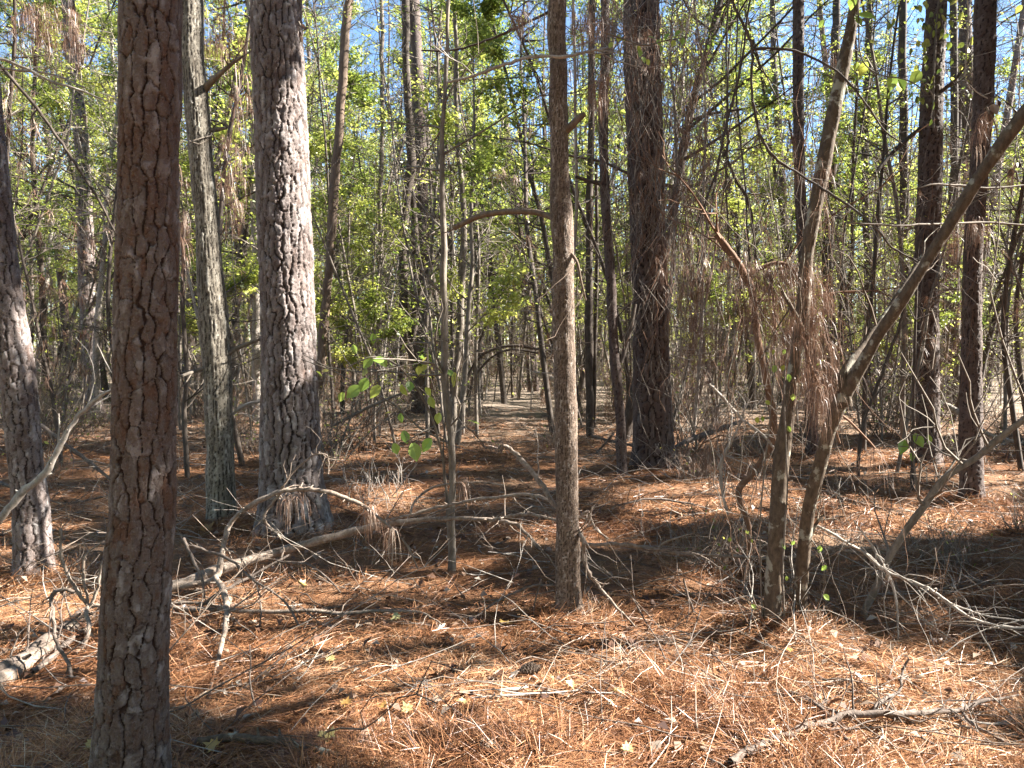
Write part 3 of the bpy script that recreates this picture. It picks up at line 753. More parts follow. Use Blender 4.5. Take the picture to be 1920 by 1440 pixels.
fallen('fallen_branch', 'tangle of thin arching dark twigs between the nearest pine and the fallen limb',
       [[(340, 1015, 4.7, 4), (380, 1030, 4.7, 4), (430, 1050, 4.6, 4), (480, 1090, 4.5, 3.5), (530, 1125, 4.4, 3.2), (565, 1180, 4.3, 3), (585, 1243, 4.1, 2)],
        [(367, 1142, 4.6, 4.5), (413, 1112, 4.6, 4.5), (467, 1083, 4.7, 4), (543, 1040, 4.8, 3)],
        [(345, 1010, 4.7, 5), (360, 1045, 4.6, 4), (378, 1085, 4.5, 4), (384, 1120, 4.5, 3)],
        [(520, 1052, 4.7, 3), (575, 1058, 4.6, 3), (615, 1085, 4.5, 2.6), (638, 1110, 4.5, 2)],
        [(480, 1090, 4.5, 2.6), (490, 1140, 4.4, 2.4), (485, 1190, 4.3, 2)]],
       'deadwood_dark', twigs=10, seed=2, twl=(.12, .35))
fallen('fallen_branch', 'straight grey stick lying flat across the lit needles below the fallen limb',
       [[(300, 1155, 0, 6), (380, 1164, 0, 6), (470, 1168, 0, 6), (560, 1166, 0, 5.5), (640, 1171, 0, 5), (700, 1166, 0, 4), (760, 1166, 0, 3.6), (800, 1173, 0, 3), (828, 1192, 0, 2)],
        [(300, 1150, 0, 5), (370, 1150, 0, 4), (430, 1158, 0, 3)]],
       'deadwood', twigs=12, seed=3, grounded=True, lift=.06)
fallen('dead_branch', 'smooth pale branch curving up across the leaning grey pine at the picture edge',
       [[(-60, 1020, 4.5, 10), (0, 972, 4.5, 10), (40, 926, 4.5, 10), (85, 886, 4.5, 9.5), (110, 842, 4.5, 8), (140, 790, 4.5, 6.5), (175, 752, 4.5, 6), (215, 728, 4.5, 5), (260, 700, 4.6, 4)],
        [(110, 842, 4.5, 3), (112, 800, 4.5, 2.5), (110, 775, 4.5, 2)]], 'stem_pale', 'dead branch', 5, 4, (.2, .5))
fallen('fallen_branch', 'dark branch slanting down to the needles behind the leaning grey pine',
       [[(60, 785, 8, 6), (120, 832, 7.9, 6), (170, 868, 7.8, 5.5), (215, 905, 7.7, 4)]], 'deadwood_dark', twigs=10, seed=5)
fallen('dead_branch', 'bare forked pale branches sticking up beside the foot of the nearest pine',
       [[(165, 1135, 4.3, 5), (143, 1108, 4.3, 5), (117, 1053, 4.3, 4.5), (113, 993, 4.3, 3.5)],
        [(165, 1135, 4.3, 4), (157, 1087, 4.3, 4), (160, 1043, 4.3, 3), (190, 1018, 4.3, 2.5)],
        [(168, 1138, 4.3, 5), (183, 1100, 4.3, 4.5), (190, 1060, 4.3, 4), (208, 1027, 4.3, 3)],
        [(200, 1140, 4.3, 5), (165, 1137, 4.3, 6), (165, 1190, 4.1, 6), (140, 1235, 4.0, 6), (118, 1290, 3.7, 4)]],
       'deadwood', 'dead branch', 8, 6, (.12, .3))
fallen('dead_branch', 'crooked dark branch bent over at the left edge below the forked pale ones',
       [[(140, 1110, 3.9, 5), (118, 1106, 3.9, 5.5), (95, 1118, 3.9, 5.5), (99, 1160, 3.85, 5), (107, 1207, 3.8, 5), (130, 1245, 3.75, 5), (133, 1282, 3.7, 6), (113, 1293, 3.6, 6), (50, 1353, 3.3, 5.5), (-10, 1412, 3.1, 4)]],
       'deadwood_dark', 'dead branch', 7, 7, (.12, .35))
fallen('rotten_log', 'barkless split log lying half buried at the left edge',
       [[(-40, 1292, 0, 17), (20, 1264, 0, 18), (75, 1227, 0, 16), (125, 1190, 0, 13), (180, 1150, 0, 10)],
        [(60, 1275, 0, 9), (110, 1235, 0, 9), (170, 1185, 0, 7)]], 'deadwood_dark', 'log', 14, 8, (.15, .5), grounded=True)
fallen('fallen_branch', 'short mossy stick half sunk in needles at the bottom picture edge',
       [[(370, 1408, 0, 11), (430, 1402, 0, 13), (500, 1408, 0, 13), (560, 1416, 0, 12), (640, 1440, 0, 9)]], 'hard_lichen', twigs=1, seed=9, grounded=True)
fallen('fallen_branch', 'forked grey branch lying across the sunlit needles in the bottom corner',
       [[(1370, 1460, 0, 10.5), (1430, 1426, 0, 10.5), (1467, 1411, 0, 10.5), (1547, 1391, 3.15, 10.5), (1593, 1376, 3.2, 10.5), (1640, 1362, 3.2, 10.0), (1690, 1350, 3.2, 9.5), (1757, 1338, 3.25, 8.4), (1813, 1330, 3.3, 6.3), (1850, 1318, 3.35, 4.8), (1910, 1303, 3.4, 3.2)],
        [(1440, 1296, 3.5, 4.2), (1467, 1303, 3.45, 5.3), (1520, 1347, 3.3, 5.8), (1553, 1373, 3.2, 6.3), (1580, 1407, 3.05, 6.3), (1610, 1450, 2.9, 5.3)],
        [(1443, 1302, 3.5, 4.2), (1467, 1331, 3.4, 4.2), (1515, 1357, 3.3, 4.2), (1580, 1367, 3.2, 3.7)],
        [(1640, 1362, 3.2, 5.3), (1650, 1335, 3.3, 5.3), (1685, 1303, 3.4, 4.2), (1692, 1260, 3.5, 3.7), (1705, 1235, 3.5, 2.7)],
        [(1590, 1380, 3.1, 7.4), (1590, 1408, 3.1, 7.4), (1548, 1424, 3.1, 6.3)],
        [(1800, 1332, 3.3, 4.8), (1820, 1365, 3.2, 4.8), (1865, 1402, 3.1, 4.8), (1890, 1450, 3.0, 4.2)],
        [(1533, 1364, 3.25, 4.2), (1548, 1330, 3.3, 4.2), (1545, 1317, 3.3, 3.7)]],
       'deadwood_dark', twigs=16, seed=10, twl=(.1, .3), grounded=True, lift=.055)
fallen('fallen_branch', 'thin pale stick entering the bottom corner along the sunlit needles',
       [[(1800, 1362, 0, 3), (1860, 1372, 0, 4.5), (1930, 1358, 0, 6), (1990, 1345, 0, 6)], [(1750, 1360, 0, 2), (1815, 1378, 0, 3), (1870, 1392, 0, 4), (1960, 1395, 0, 5)]], 'stem_pale', twigs=6, seed=11, grounded=True)
fallen('dead_branch', 'long pale wand drooping rightward from the twin lichened hardwood',
       [[(1525, 985, 4.4, 4), (1570, 1005, 4.35, 4), (1620, 1037, 4.3, 4), (1660, 1070, 4.25, 4), (1700, 1086, 4.2, 4), (1750, 1108, 4.1, 5), (1790, 1138, 4.0, 4.5), (1830, 1162, 3.95, 4), (1900, 1178, 3.9, 4), (1960, 1165, 3.9, 3)],
        [(1750, 1108, 4.1, 3), (1790, 1135, 4.1, 3), (1840, 1152, 4.05, 3), (1930, 1166, 4.0, 2.5)],
        [(1590, 1018, 4.3, 3), (1640, 1050, 4.3, 3), (1670, 1090, 4.3, 3), (1682, 1150, 4.25, 3), (1682, 1215, 4.2, 2)],
        [(1600, 975, 4.5, 2), (1640, 1030, 4.4, 2.5), (1665, 1075, 4.3, 2.5)]], 'stem_pale', 'dead branch', 14, 12, (.15, .45))
fallen('dead_branch', 'pale bare branch running level behind the twin lichened hardwood from the central trunk',
       [[(1062, 985, 4.75, 6), (1090, 1012, 4.8, 6), (1107, 1022, 4.8, 5), (1153, 1020, 4.85, 5), (1207, 1027, 4.9, 5), (1273, 1038, 4.9, 4.5), (1360, 1043, 4.9, 4.5), (1430, 1046, 4.9, 4.5), (1527, 1040, 4.9, 4), (1563, 1031, 4.9, 4), (1593, 1032, 4.9, 4), (1630, 1027, 4.9, 3.5), (1680, 1035, 4.9, 2.5)],
        [(1180, 1024, 4.9, 3), (1222, 1035, 4.9, 3.5), (1250, 1015, 4.9, 3), (1300, 1000, 4.9, 2)],
        [(1240, 1035, 4.9, 2.5), (1310, 1040, 4.8, 2.5), (1390, 1092, 4.7, 2.5), (1400, 1060, 4.7, 2)]], 'deadwood', 'dead branch', 18, 13, (.12, .4))
fallen('dead_branch', 'stout broken stick leaning against the central trunk with its snapped end raised',
       [[(942, 836, 5.0, 5), (957, 842, 5.0, 6), (977, 862, 4.95, 7), (1000, 887, 4.9, 7), (1017, 912, 4.85, 7.5), (1033, 937, 4.8, 7), (1055, 962, 4.75, 6.5), (1075, 985, 4.6, 6), (1093, 1010, 4.5, 6), (1095, 1045, 4.5, 5), (1105, 1075, 4.5, 5), (1122, 1098, 4.5, 4.5), (1150, 1132, 4.4, 4), (1190, 1175, 4.4, 3)],
        [(1075, 985, 4.6, 4), (1100, 960, 4.6, 3.5), (1115, 990, 4.6, 3), (1140, 1010, 4.6, 2)]], 'deadwood', 'dead branch', 10, 14, (.15, .5))
fallen('dead_branch', 'thin dark twig arching from the foot of the central trunk',
       [[(1040, 1098, 4.5, 3), (1000, 1098, 4.5, 3.5), (970, 1110, 4.5, 3.5), (930, 1128, 4.5, 3), (895, 1155, 4.4, 2.5)], [(1015, 1085, 4.5, 2.5), (1003, 1130, 4.5, 2.5), (1000, 1175, 4.5, 2)]], 'deadwood_dark', 'dead branch', 8, 15, (.1, .3))
fallen('fallen_branch', 'white weathered stick flat on the needles near the pine cone',
       [[(885, 1322, 0, 2), (930, 1320, 0, 3.5), (985, 1316, 0, 3.5), (1032, 1308, 0, 3)], [(935, 1307, 0, 3), (965, 1306, 0, 5), (990, 1301, 0, 3)]], 'stem_pale', seed=16, grounded=True)
fallen('dead_branch', 'dark twig leaning from the sunlit needles left of the twin hardwood',
       [[(1282, 1085, 4.5, 3), (1293, 1130, 4.5, 3.5), (1310, 1160, 4.5, 4), (1325, 1185, 4.5, 4), (1335, 1205, 4.4, 3)]], 'deadwood_dark', 'dead branch', 5, 17, (.1, .3))
fallen('dead_branch', ['whitish crooked stick hooked upward left of the twin lichened hardwood', 'whitish forked twig rising beside the reddish curved stem', 'thin pale branch slanting down into the reddish curved stem', 'short pale stick leaning by the twin hardwood foot'],
       [[(1365, 965, 5.2, 3), (1356, 930, 5.2, 4.5), (1352, 880, 5.2, 5), (1360, 850, 5.2, 5), (1372, 830, 5.2, 3)],
        [(1345, 880, 5.2, 2), (1362, 850, 5.2, 3), (1390, 790, 5.2, 3), (1398, 760, 5.2, 2.5), (1420, 752, 5.2, 2)],
        [(1330, 720, 5.2, 4), (1350, 740, 5.2, 4), (1385, 780, 5.2, 4), (1430, 815, 5.1, 4), (1460, 850, 5.1, 3)],
        [(1400, 1060, 5.0, 3), (1396, 1110, 5.0, 3.5), (1400, 1150, 4.9, 4), (1406, 1178, 4.8, 3)]], 'stem_pale', 'dead branch', 16, 18, (.12, .45))
fallen('fallen_log', 'sun-bleached grey log on the ground behind the narrow dark pine',
       [[(1690, 735, 18, 8), (1740, 752, 16.5, 10), (1790, 768, 15, 9), (1850, 812, 12.5, 6), (1920, 832, 11.5, 5)]], 'stem_pale', 'log', 3, 19, (.3, .6))
fallen('fallen_log', 'dark fallen log lying left of the twin hardwood near the draped pine',
       [[(1265, 838, 11.5, 4), (1300, 822, 11.8, 7), (1345, 806, 12.2, 7), (1390, 790, 12.8, 5)]], 'deadwood_dark', 'log', 6, 20, (.2, .5))
fallen('fallen_log', 'dark sticks crossing on the ground just right of the central trunk',
       [[(1110, 818, 11.5, 4), (1150, 828, 11.4, 4), (1190, 836, 11.3, 4)], [(1118, 850, 11.4, 3), (1140, 825, 11.4, 3), (1150, 812, 11.4, 2)]], 'deadwood_dark', 'log', 6, 21, (.2, .5))
fallen('fallen_log', 'pale broken log end on the ground beyond the central trunk',
       [[(1005, 698, 25, 5), (1030, 708, 24, 7), (1060, 722, 23, 6)]], 'stem_pale', 'log', 2, 22, (.2, .5))
for k, (a, lab) in enumerate((
        ([(620, 800, 12, 4), (650, 785, 12, 4), (700, 760, 12, 4), (760, 735, 12, 3)], 'grey fallen branch sloping up behind the bright seedling leaves'),
        ([(430, 780, 10, 4), (460, 760, 10, 5), (490, 752, 10, 4)], 'pale fallen branch showing in the gap beside the thick sunlit pine'),
        ([(0, 905, 8.4, 5), (60, 925, 8.2, 5), (120, 945, 8.0, 4), (200, 930, 8.0, 3)], 'low dark stick in shade behind the leaning grey pine'),
        ([(1560, 930, 7.8, 4), (1620, 945, 7.6, 4), (1690, 965, 7.4, 3.5), (1760, 970, 7.4, 3)], 'dark stick lying in the sunlit patch before the ivied pine'),
        ([(1150, 950, 7.6, 3), (1220, 935, 7.8, 3), (1300, 945, 7.8, 2.5)], 'thin dark stick on the shaded needles before the draped pine'))):
    fallen('fallen_branch', lab, [a], ['stem_grey', 'stem_pale', 'deadwood_dark', 'deadwood_dark', 'deadwood_dark'][k], twigs=8, seed=30 + k, twl=(.2, .6))

# ------------------------------------------------------------------ hanging dead branches and vines high in the picture
def hung(name, label, lines, mat, cat, twigs=4, seed=0, twl=(.2, .6)):
    return fallen(name, label, lines, mat, cat, twigs, 100 + seed, twl)
hung('vine', 'dark vine dropping from the top edge and sweeping down past the leaning lichened stem',
     [[(1365, -30, 4.2, 3.8), (1380, 15, 4.2, 4.1), (1400, 60, 4.2, 4.1), (1412, 92, 4.2, 4.5), (1409, 140, 4.2, 3.8), (1411, 190, 4.2, 3.8), (1422, 240, 4.2, 4.1), (1440, 282, 4.2, 4.1), (1465, 305, 4.2, 3.8), (1500, 327, 4.2, 3.4), (1545, 355, 4.15, 3.4), (1590, 385, 4.1, 3.4), (1640, 425, 4.0, 3.0), (1672, 462, 4.0, 3.0), (1720, 490, 4.0, 2.2)],
      [(1412, 92, 4.2, 3.8), (1455, 90, 4.2, 3.4), (1500, 100, 4.2, 3.4), (1560, 128, 4.15, 3.0), (1600, 165, 4.1, 3.0), (1630, 205, 4.1, 2.6), (1660, 245, 4.1, 2.2), (1700, 275, 4.1, 1.5)],
      [(1412, 92, 4.2, 1.9), (1440, 150, 4.3, 1.9), (1462, 200, 4.3, 1.5), (1466, 250, 4.3, 1.5)]], 'stem_dark', 'vine', 10, 1)
hung('hanging_branch', 'pale arched dead branch crossing level in front of the upper central trunk',
     [[(838, 155, 4.9, 3), (880, 145, 4.8, 4), (925, 128, 4.7, 4.5), (965, 113, 4.6, 4.5), (1005, 106, 4.4, 4.5), (1060, 104, 4.35, 4), (1110, 95, 4.4, 4), (1140, 90, 4.5, 3)]], 'stem_pale', 'dead branch', 7, 2)
hung('hanging_branch', 'dark thin dead branch sloping up to the top edge left of the central trunk',
     [[(790, 95, 6, 2), (840, 95, 6, 3), (890, 85, 6, 3), (940, 65, 6, 3.5), (985, 45, 6, 3.5), (1030, 20, 6, 3), (1060, -20, 6, 3)]], 'stem_dark', 'dead branch', 8, 3)
hung('hanging_branch', 'dark straight dead branch slanting down across the green in the top corner',
     [[(-40, 90, 5.8, 4), (0, 125, 5.8, 4.5), (60, 190, 5.8, 4.5), (110, 262, 5.8, 4), (140, 305, 5.8, 4), (180, 368, 5.8, 3.5), (225, 450, 5.8, 3)]], 'stem_dark', 'dead branch', 7, 4)
hung('hanging_branch', 'pale forked dead branch reaching in from the left edge above the leaning pine',
     [[(-40, 95, 5, 4), (0, 110, 5, 4), (50, 128, 5, 4), (90, 150, 5, 3.5), (150, 168, 5, 3), (200, 190, 5, 2)], [(-40, 120, 5.2, 3), (20, 130, 5.2, 3), (100, 140, 5.2, 2.5), (160, 165, 5.2, 2)]], 'stem_pale', 'dead branch', 9, 5)
hung('hanging_branch', ['thin grey branch reaching level across the ivied pine', 'second thin grey branch a little higher across the ivied pine'],
     [[(1590, 418, 3.9, 2), (1690, 422, 4.0, 2.5), (1760, 420, 4.2, 2.5), (1840, 418, 4.4, 3), (1960, 425, 4.5, 3)], [(1690, 360, 4.0, 2), (1760, 345, 4.1, 3), (1850, 352, 4.2, 3), (1960, 345, 4.3, 3)]], 'stem_grey', 'dead branch', 9, 6)
hung('vine', ['thin dark vine hanging straight from the top edge right of draped pine', 'thin dark vine bowing down to the needle clump before the lichened stem', 'thin dark vine slanting up from the reddish snapped stem to the top edge', 'short thick vine curving into the needle clump by lichened stem'],
     [[(1366, -20, 6, 2.5), (1363, 100, 6, 2.5), (1364, 220, 6, 3), (1362, 330, 6, 2.5), (1366, 450, 6, 2)], [(1385, -20, 6.3, 2), (1380, 160, 6.3, 2), (1395, 330, 6.3, 2.5), (1405, 480, 6.3, 2.5), (1425, 620, 6.3, 2.5)],
      [(1300, 440, 6.2, 2), (1340, 330, 6.2, 3), (1358, 250, 6.2, 3.5), (1390, 120, 6.2, 3), (1402, 30, 6.2, 3), (1410, -20, 6.2, 3)], [(1358, 280, 6.1, 3), (1375, 330, 6.1, 3.5), (1400, 370, 6.1, 4), (1410, 420, 6.1, 4), (1418, 500, 6.1, 3)]], 'stem_dark', 'vine', 8, 7)
hung('vine', 'loose pale vine looping down beside the narrow dark pine',
     [[(1812, -20, 4, 1.6), (1815, 40, 4, 1.8), (1810, 110, 4, 1.8), (1813, 150, 4, 1.8), (1835, 175, 4, 1.6), (1852, 185, 4, 1.4)]], 'stem_pale', 'vine', 2, 8)
hung('arched_vine', 'dark arching vine tangle bridging the path opening mid picture',
     [[(868, 735, 17, 4), (885, 690, 17, 4), (905, 665, 17, 4), (935, 652, 17, 4), (970, 648, 17, 4), (1005, 654, 17, 4), (1045, 662, 17, 3)],
      [(875, 745, 17.3, 3), (895, 700, 17.3, 3), (925, 668, 17.3, 3), (960, 655, 17.3, 3), (1010, 662, 17.3, 3)], [(880, 750, 16.8, 3), (900, 640, 16.8, 3), (935, 560, 16.8, 2.5), (960, 480, 16.8, 2)]], 'stem_dark', 'vine', 40, 9, (.3, 1.0))
# branches that belong to the central and other near trunks
def add_branches(key, lines, mat, twigs=6, seed=0, name='branch'):
    nd = NEAR[key]; rng = np.random.default_rng(70 + seed)
    for ln in lines:
        p, r = tubes_px(ln, jit=.01); mb = MB(); mb.tube(p - nd['base'], knob(r, seed), 7, 0)
        for k in range(twigs):
            i = rng.integers(len(p) // 4, len(p))
            q = wander(p[i] - nd['base'], p[-1] - p[0] + rng.normal(0, .4, 3), rng.uniform(.15, .6), rng, 5, .25)
            mb.tube(q, np.linspace(r[i] * .4, .0015, len(q)), 4, 0)
        mb.build(name, [M[mat]], nd['root'])
add_branches('E', [[(1042, 412, 4.56, 7), (1030, 406, 4.6, 6), (1000, 398, 4.65, 5.5), (965, 396, 4.7, 5.5), (920, 400, 4.75, 5.5), (885, 410, 4.8, 5.5), (850, 428, 4.85, 5)],
                                      [(1065, 470, 4.56, 4), (1082, 490, 4.5, 3), (1090, 530, 4.5, 2), (1098, 565, 4.5, 1.5)]], 'hard_brown', 2, 1)
add_branches('E', [[(1058, 246, 4.56, 9), (1072, 236, 4.52, 7.5), (1086, 222, 4.5, 6.5), (1096, 214, 4.5, 5)]], 'hard_brown', 0, 9, 'stub')
add_branches('C', [[(385, 165, 7, 7), (400, 150, 6.9, 6), (425, 128, 6.8, 4), (455, 105, 6.7, 2.5)], [(365, 170, 7, 6), (345, 150, 7, 5), (335, 110, 7, 4), (338, 40, 7, 3.5)],
                   [(400, 690, 7, 5), (370, 695, 6.9, 4), (340, 705, 6.8, 3)], [(425, 665, 7, 5), (450, 650, 7, 4), (480, 640, 7, 3), (495, 632, 7, 2)],
                   [(372, 245, 7, 4), (400, 245, 7, 4), (425, 240, 7, 3)]], 'stem_grey', 5, 2)
add_branches('H', [[(1520, 640, 4.3, 4), (1500, 610, 4.2, 4.5), (1480, 570, 4.2, 4), (1465, 545, 4.2, 3)], [(1590, 760, 4.1, 8), (1582, 700, 4.1, 7), (1625, 640, 4.2, 7), (1660, 590, 4.3, 6), (1700, 530, 4.4, 5), (1730, 480, 4.5, 4)],
                   [(1500, 1050, 4.4, 3), (1530, 985, 4.3, 3), (1545, 965, 4.3, 2)]], 'hard_lichen', 5, 3)
add_branches('I', [[(1727, 240, 10.5, 4), (1700, 262, 10.4, 4), (1670, 290, 10.3, 3.5), (1640, 325, 10.2, 3)], [(1755, 180, 10.5, 4), (1790, 150, 10.3, 3), (1820, 110, 10.2, 2.5)]], 'stem_dark', 6, 4)
add_branches('G', [[(1163, 680, 9.8, 6), (1172, 650, 9.8, 5), (1180, 620, 9.8, 5), (1190, 570, 9.8, 4)], [(1130, 345, 9.8, 5), (1110, 340, 9.7, 4), (1080, 332, 9.6, 3)]], 'stem_dark', 4, 5)

# ------------------------------------------------------------------ dead needle drapes
def drape(name, label, spots, seed, mat='dead_needles', cat='dead needles', stems=()):
    """spots: (px,py,d,spread_x px,spread_y px,count,length m)"""
    if isinstance(label, (list, tuple)):             # separate clumps: one object each
        for k, (lb, sp1) in enumerate(zip(label, spots)): drape(name, lb, [sp1], seed * 37 + k, mat, cat)
        return
    rng = np.random.default_rng(300 + seed); mb = MB()
    b = P(*spots[0][:3])
    for px, py, d, sx, sy, n, L in spots:
        nb = max(1, n // 12)                         # bundles
        bx = px + rng.normal(0, sx * .5, nb); by = py + rng.normal(0, sy * .5, nb)
        c = np.array([P(x, y, d + rng.normal(0, .12)) for x, y in zip(bx, by)])
        hd = rng.uniform(0, 2 * pi, nb)
        c = np.repeat(c, 12, 0); tb = np.repeat(rng.normal(0, .22, nb), 12); hd = np.repeat(hd, 12) + rng.normal(0, .9, nb * 12); m = len(c)
        t = np.linspace(0, 1, 4)[None, :, None]
        h = np.stack([np.cos(hd), np.sin(hd), np.zeros(m)], -1) * rng.uniform(.1, 1.0, (m, 1)) * np.repeat(rng.uniform(.2, 1.3, (nb, 1)), 12, 0)
        ln = (L * np.repeat(rng.uniform(.35, 1.05, nb), 12) * rng.uniform(.7, 1.15, m))[:, None, None]
        dn = np.array([0, 0, -1.])
        ctr = (c + rng.normal(0, .012, (m, 3)))[:, None] + ln * (h[:, None] * (t - .35 * t ** 2) * 1.4 + dn * (.25 * t + .75 * t ** 2) + np.array([0, 0, 1.]) * .12 * np.sin(t * 3))
        sd = unit(np.stack([-np.sin(hd), np.cos(hd), rng.normal(0, .2, m)], -1))[:, None] * (max(.0018, .00055 * d) * .5) * (1 - .6 * t)
        mb.strips(ctr - sd - b, ctr + sd - b, 0, np.clip(.45 + tb + rng.normal(0, .14, m), 0, 1))
    for ln in stems:
        p, r = tubes_px(ln, jit=.01); mb.tube(p - b, r, 5, 1)
    o = mb.build(name, [M[mat], M['stem_red']]); o.location = [float(x) for x in b]
    return tag(o, label, cat)

drape('hanging_needles', 'big shaggy clump of brown needles caught on the shrub before the lichened stem',
      [(1445, 520, 5.1, 70, 50, 1100, .16), (1425, 575, 5.1, 50, 60, 700, .18), (1470, 620, 5.0, 44, 90, 800, .2), (1400, 545, 5.2, 30, 50, 300, .16), (1490, 500, 5.1, 40, 30, 400, .13), (1520, 560, 4.6, 40, 60, 300, .16)], 1,
      stems=[[(1400, 520, 5.2, 4), (1430, 500, 5.2, 4), (1470, 495, 5.2, 4), (1500, 520, 5.2, 3)], [(1440, 500, 5.2, 3), (1450, 560, 5.2, 3), (1455, 640, 5.2, 3)]])
drape('hanging_needles', 'long reddish needle strands trailing down the twin lichened hardwood',
      [(1530, 590, 4.2, 28, 90, 520, .2), (1520, 680, 4.2, 30, 80, 520, .24), (1545, 740, 4.25, 18, 60, 220, .22), (1560, 700, 4.3, 14, 60, 140, .2), (1500, 600, 4.3, 20, 50, 150, .18)], 2,
      stems=[[(1478, 570, 4.25, 3), (1500, 620, 4.25, 3), (1520, 680, 4.25, 3), (1550, 760, 4.25, 2.5), (1575, 830, 4.25, 2)]])
drape('hanging_needles', 'single orange fan of needles drooping over sunlit ground right of the forked stem',
      [(1640, 845, 4.6, 6, 5, 48, .22)], 3, stems=[[(1570, 770, 4.4, 2.5), (1605, 800, 4.5, 2.2), (1640, 840, 4.6, 2)]])
drape('hanging_needles', 'rusty needle bundle drooping from the tip of the arched fallen limb',
      [(695, 955, 5.1, 8, 10, 96, .3), (735, 995, 5.1, 8, 12, 84, .26)], 4)
drape('hanging_needles', 'small needle tuft hanging in front of the thick sunlit pine foot',
      [(535, 935, 5.1, 10, 6, 60, .2), (560, 930, 5.1, 8, 6, 36, .2)], 5)
drape('hanging_needles', ['longer needle tassel hanging over the flat grey stick', 'short needle tassel under the fallen limb near the nearest pine'],
      [(487, 1165, 4.5, 4, 5, 48, .16), (395, 1135, 4.6, 4, 8, 36, .14)], 6)
drape('hanging_needles', 'needle tuft drooping from a twig on the thin knobbly sapling foot',
      [(870, 905, 5.5, 12, 6, 72, .2)], 7)
drape('hanging_needles', 'curtain of rust brown needles hanging down the draped pine trunk',
      [(1190, 60, 9.4, 80, 90, 560, .25), (1240, 200, 9.4, 80, 110, 560, .27), (1210, 330, 9.5, 60, 100, 384, .25), (1290, 120, 9.2, 60, 110, 448, .25), (1140, 40, 9.2, 60, 60, 320, .23), (1240, 480, 9.5, 40, 80, 208, .25), (1300, 300, 9.0, 40, 140, 384, .25), (1320, 480, 9, 40, 90, 208, .24)], 8)
drape('hanging_needles', ['large brown needle clump at the top edge right of the central trunk', 'brown needle clump on twigs just above the central stub', 'thin needle wisps lying against the upper central trunk', 'brown needle clump at the top edge left of the central trunk'],
      [(1100, 40, 5.0, 35, 30, 300, .2), (1120, 170, 5.2, 25, 40, 240, .22), (1065, 150, 5.0, 8, 60, 90, .18), (975, 30, 5.5, 14, 30, 150, .22)], 9)
drape('hanging_needles', ['broad brown needle clump at mid height right of the draped pine', 'brown needle clump close against the draped pine at stub height', 'middle needle clump between draped pine and reddish stem', 'low needle tassel above the dark log by the draped pine', 'lowest needle tassel hanging near the whitish hooked twigs', 'high needle clump above the tip of the reddish snapped stem'],
      [(1320, 640, 6.5, 40, 90, 520, .24), (1285, 520, 6.5, 36, 90, 520, .24), (1330, 560, 6.5, 36, 70, 360, .2), (1350, 420, 6.8, 30, 90, 300, .24), (1340, 780, 6.2, 14, 30, 120, .2), (1330, 850, 6.2, 14, 40, 140, .22)], 10)
drape('hanging_needles', ['grey brown needle beard below the dark knot of the wavy hardwood', 'narrow needle beard against the upper thick sunlit pine', 'wide needle beard at the top edge beside the wavy hardwood', 'thin needle beard between the nearest pine and the wavy hardwood'],
      [(430, 330, 8.5, 30, 90, 420, .34), (455, 200, 8.5, 25, 70, 260, .34), (420, 60, 8.2, 40, 50, 420, .34), (345, 420, 9, 14, 120, 240, .34)], 11)
drape('hanging_needles', ['biggest rusty needle clump high in the top corner twigs', 'rusty needle clump right of the biggest one in the top corner', 'rusty needle clump at the very edge of the top corner', 'small rusty needle clump at the top edge before the old grey pine'],
      [(75, 60, 8, 60, 60, 700, .2), (130, 70, 8, 40, 60, 420, .2), (50, 20, 8, 60, 30, 420, .2), (140, 20, 8.4, 20, 20, 160, .26)], 12)
drape('hanging_needles', ['rust brown needles on twigs over the upper narrow pine', 'rust brown needles hung where the diagonal stem crosses the narrow pine', 'needles caught between the ivied pine and the narrow pine', 'needle wisp at the picture edge above the diagonal stem', 'needle wisp low at the picture edge below the diagonal stem'],
      [(1845, 230, 5, 20, 40, 120, .18), (1830, 420, 5, 14, 40, 120, .2), (1790, 420, 9, 20, 80, 240, .35), (1890, 330, 5, 20, 30, 80, .16), (1905, 560, 6, 12, 30, 80, .2)], 13)
drape('hanging_needles', ['brown needles hanging along the upper leaning lichened stem', 'brown needles draped along the sweeping dark vine', 'brown needles on the straight thin vines at the top', 'small needle clump near the tip of leaning lichened stem'],
      [(1540, 330, 4.4, 14, 90, 180, .2), (1480, 250, 6, 20, 120, 200, .3), (1420, 300, 6, 14, 100, 120, .28), (1560, 110, 5, 14, 40, 100, .2)], 14)

def tangle(name, label, boxes, mat, seed, cat='vine tangle'):
    """thin hanging strands: (px0,px1,py0,py1,d,count,length m,radius m)"""
    rng = np.random.default_rng(500 + seed); mb = MB(); b = P((boxes[0][0] + boxes[0][1]) / 2, boxes[0][3], boxes[0][4])
    for x0, x1, y0, y1, d, n, L, r in boxes:
        for k in range(n):
            p = P(rng.uniform(x0, x1), rng.uniform(y0, y1), d + rng.normal(0, .35))
            q = wander(p - b, (rng.normal(0, .35), rng.normal(0, .3), rng.choice([-1, -1, 1])), L * rng.uniform(.4, 1.2), rng, 7, .16)
            rr = r * rng.uniform(.5, 1.3); mb.tube(q, np.linspace(rr, rr * .5, len(q)), 4, 0 if rng.random() < .65 else 1)
    o = mb.build(name, [M[mat], M['stem_red']]); o.location = [float(x) for x in b]
    return tag(o, label, cat)
tangle('vine_tangle', 'tangle of thin pale dead vines clinging round the draped pine', [(1110, 1340, -40, 420, 9.3, 420, .9, .0042), (1160, 1300, 300, 760, 9.5, 160, .6, .0035), (1230, 1340, 0, 620, 8.6, 170, 1.2, .004), (1080, 1200, -40, 200, 8.8, 120, .8, .004)], 'stem_grey', 1)
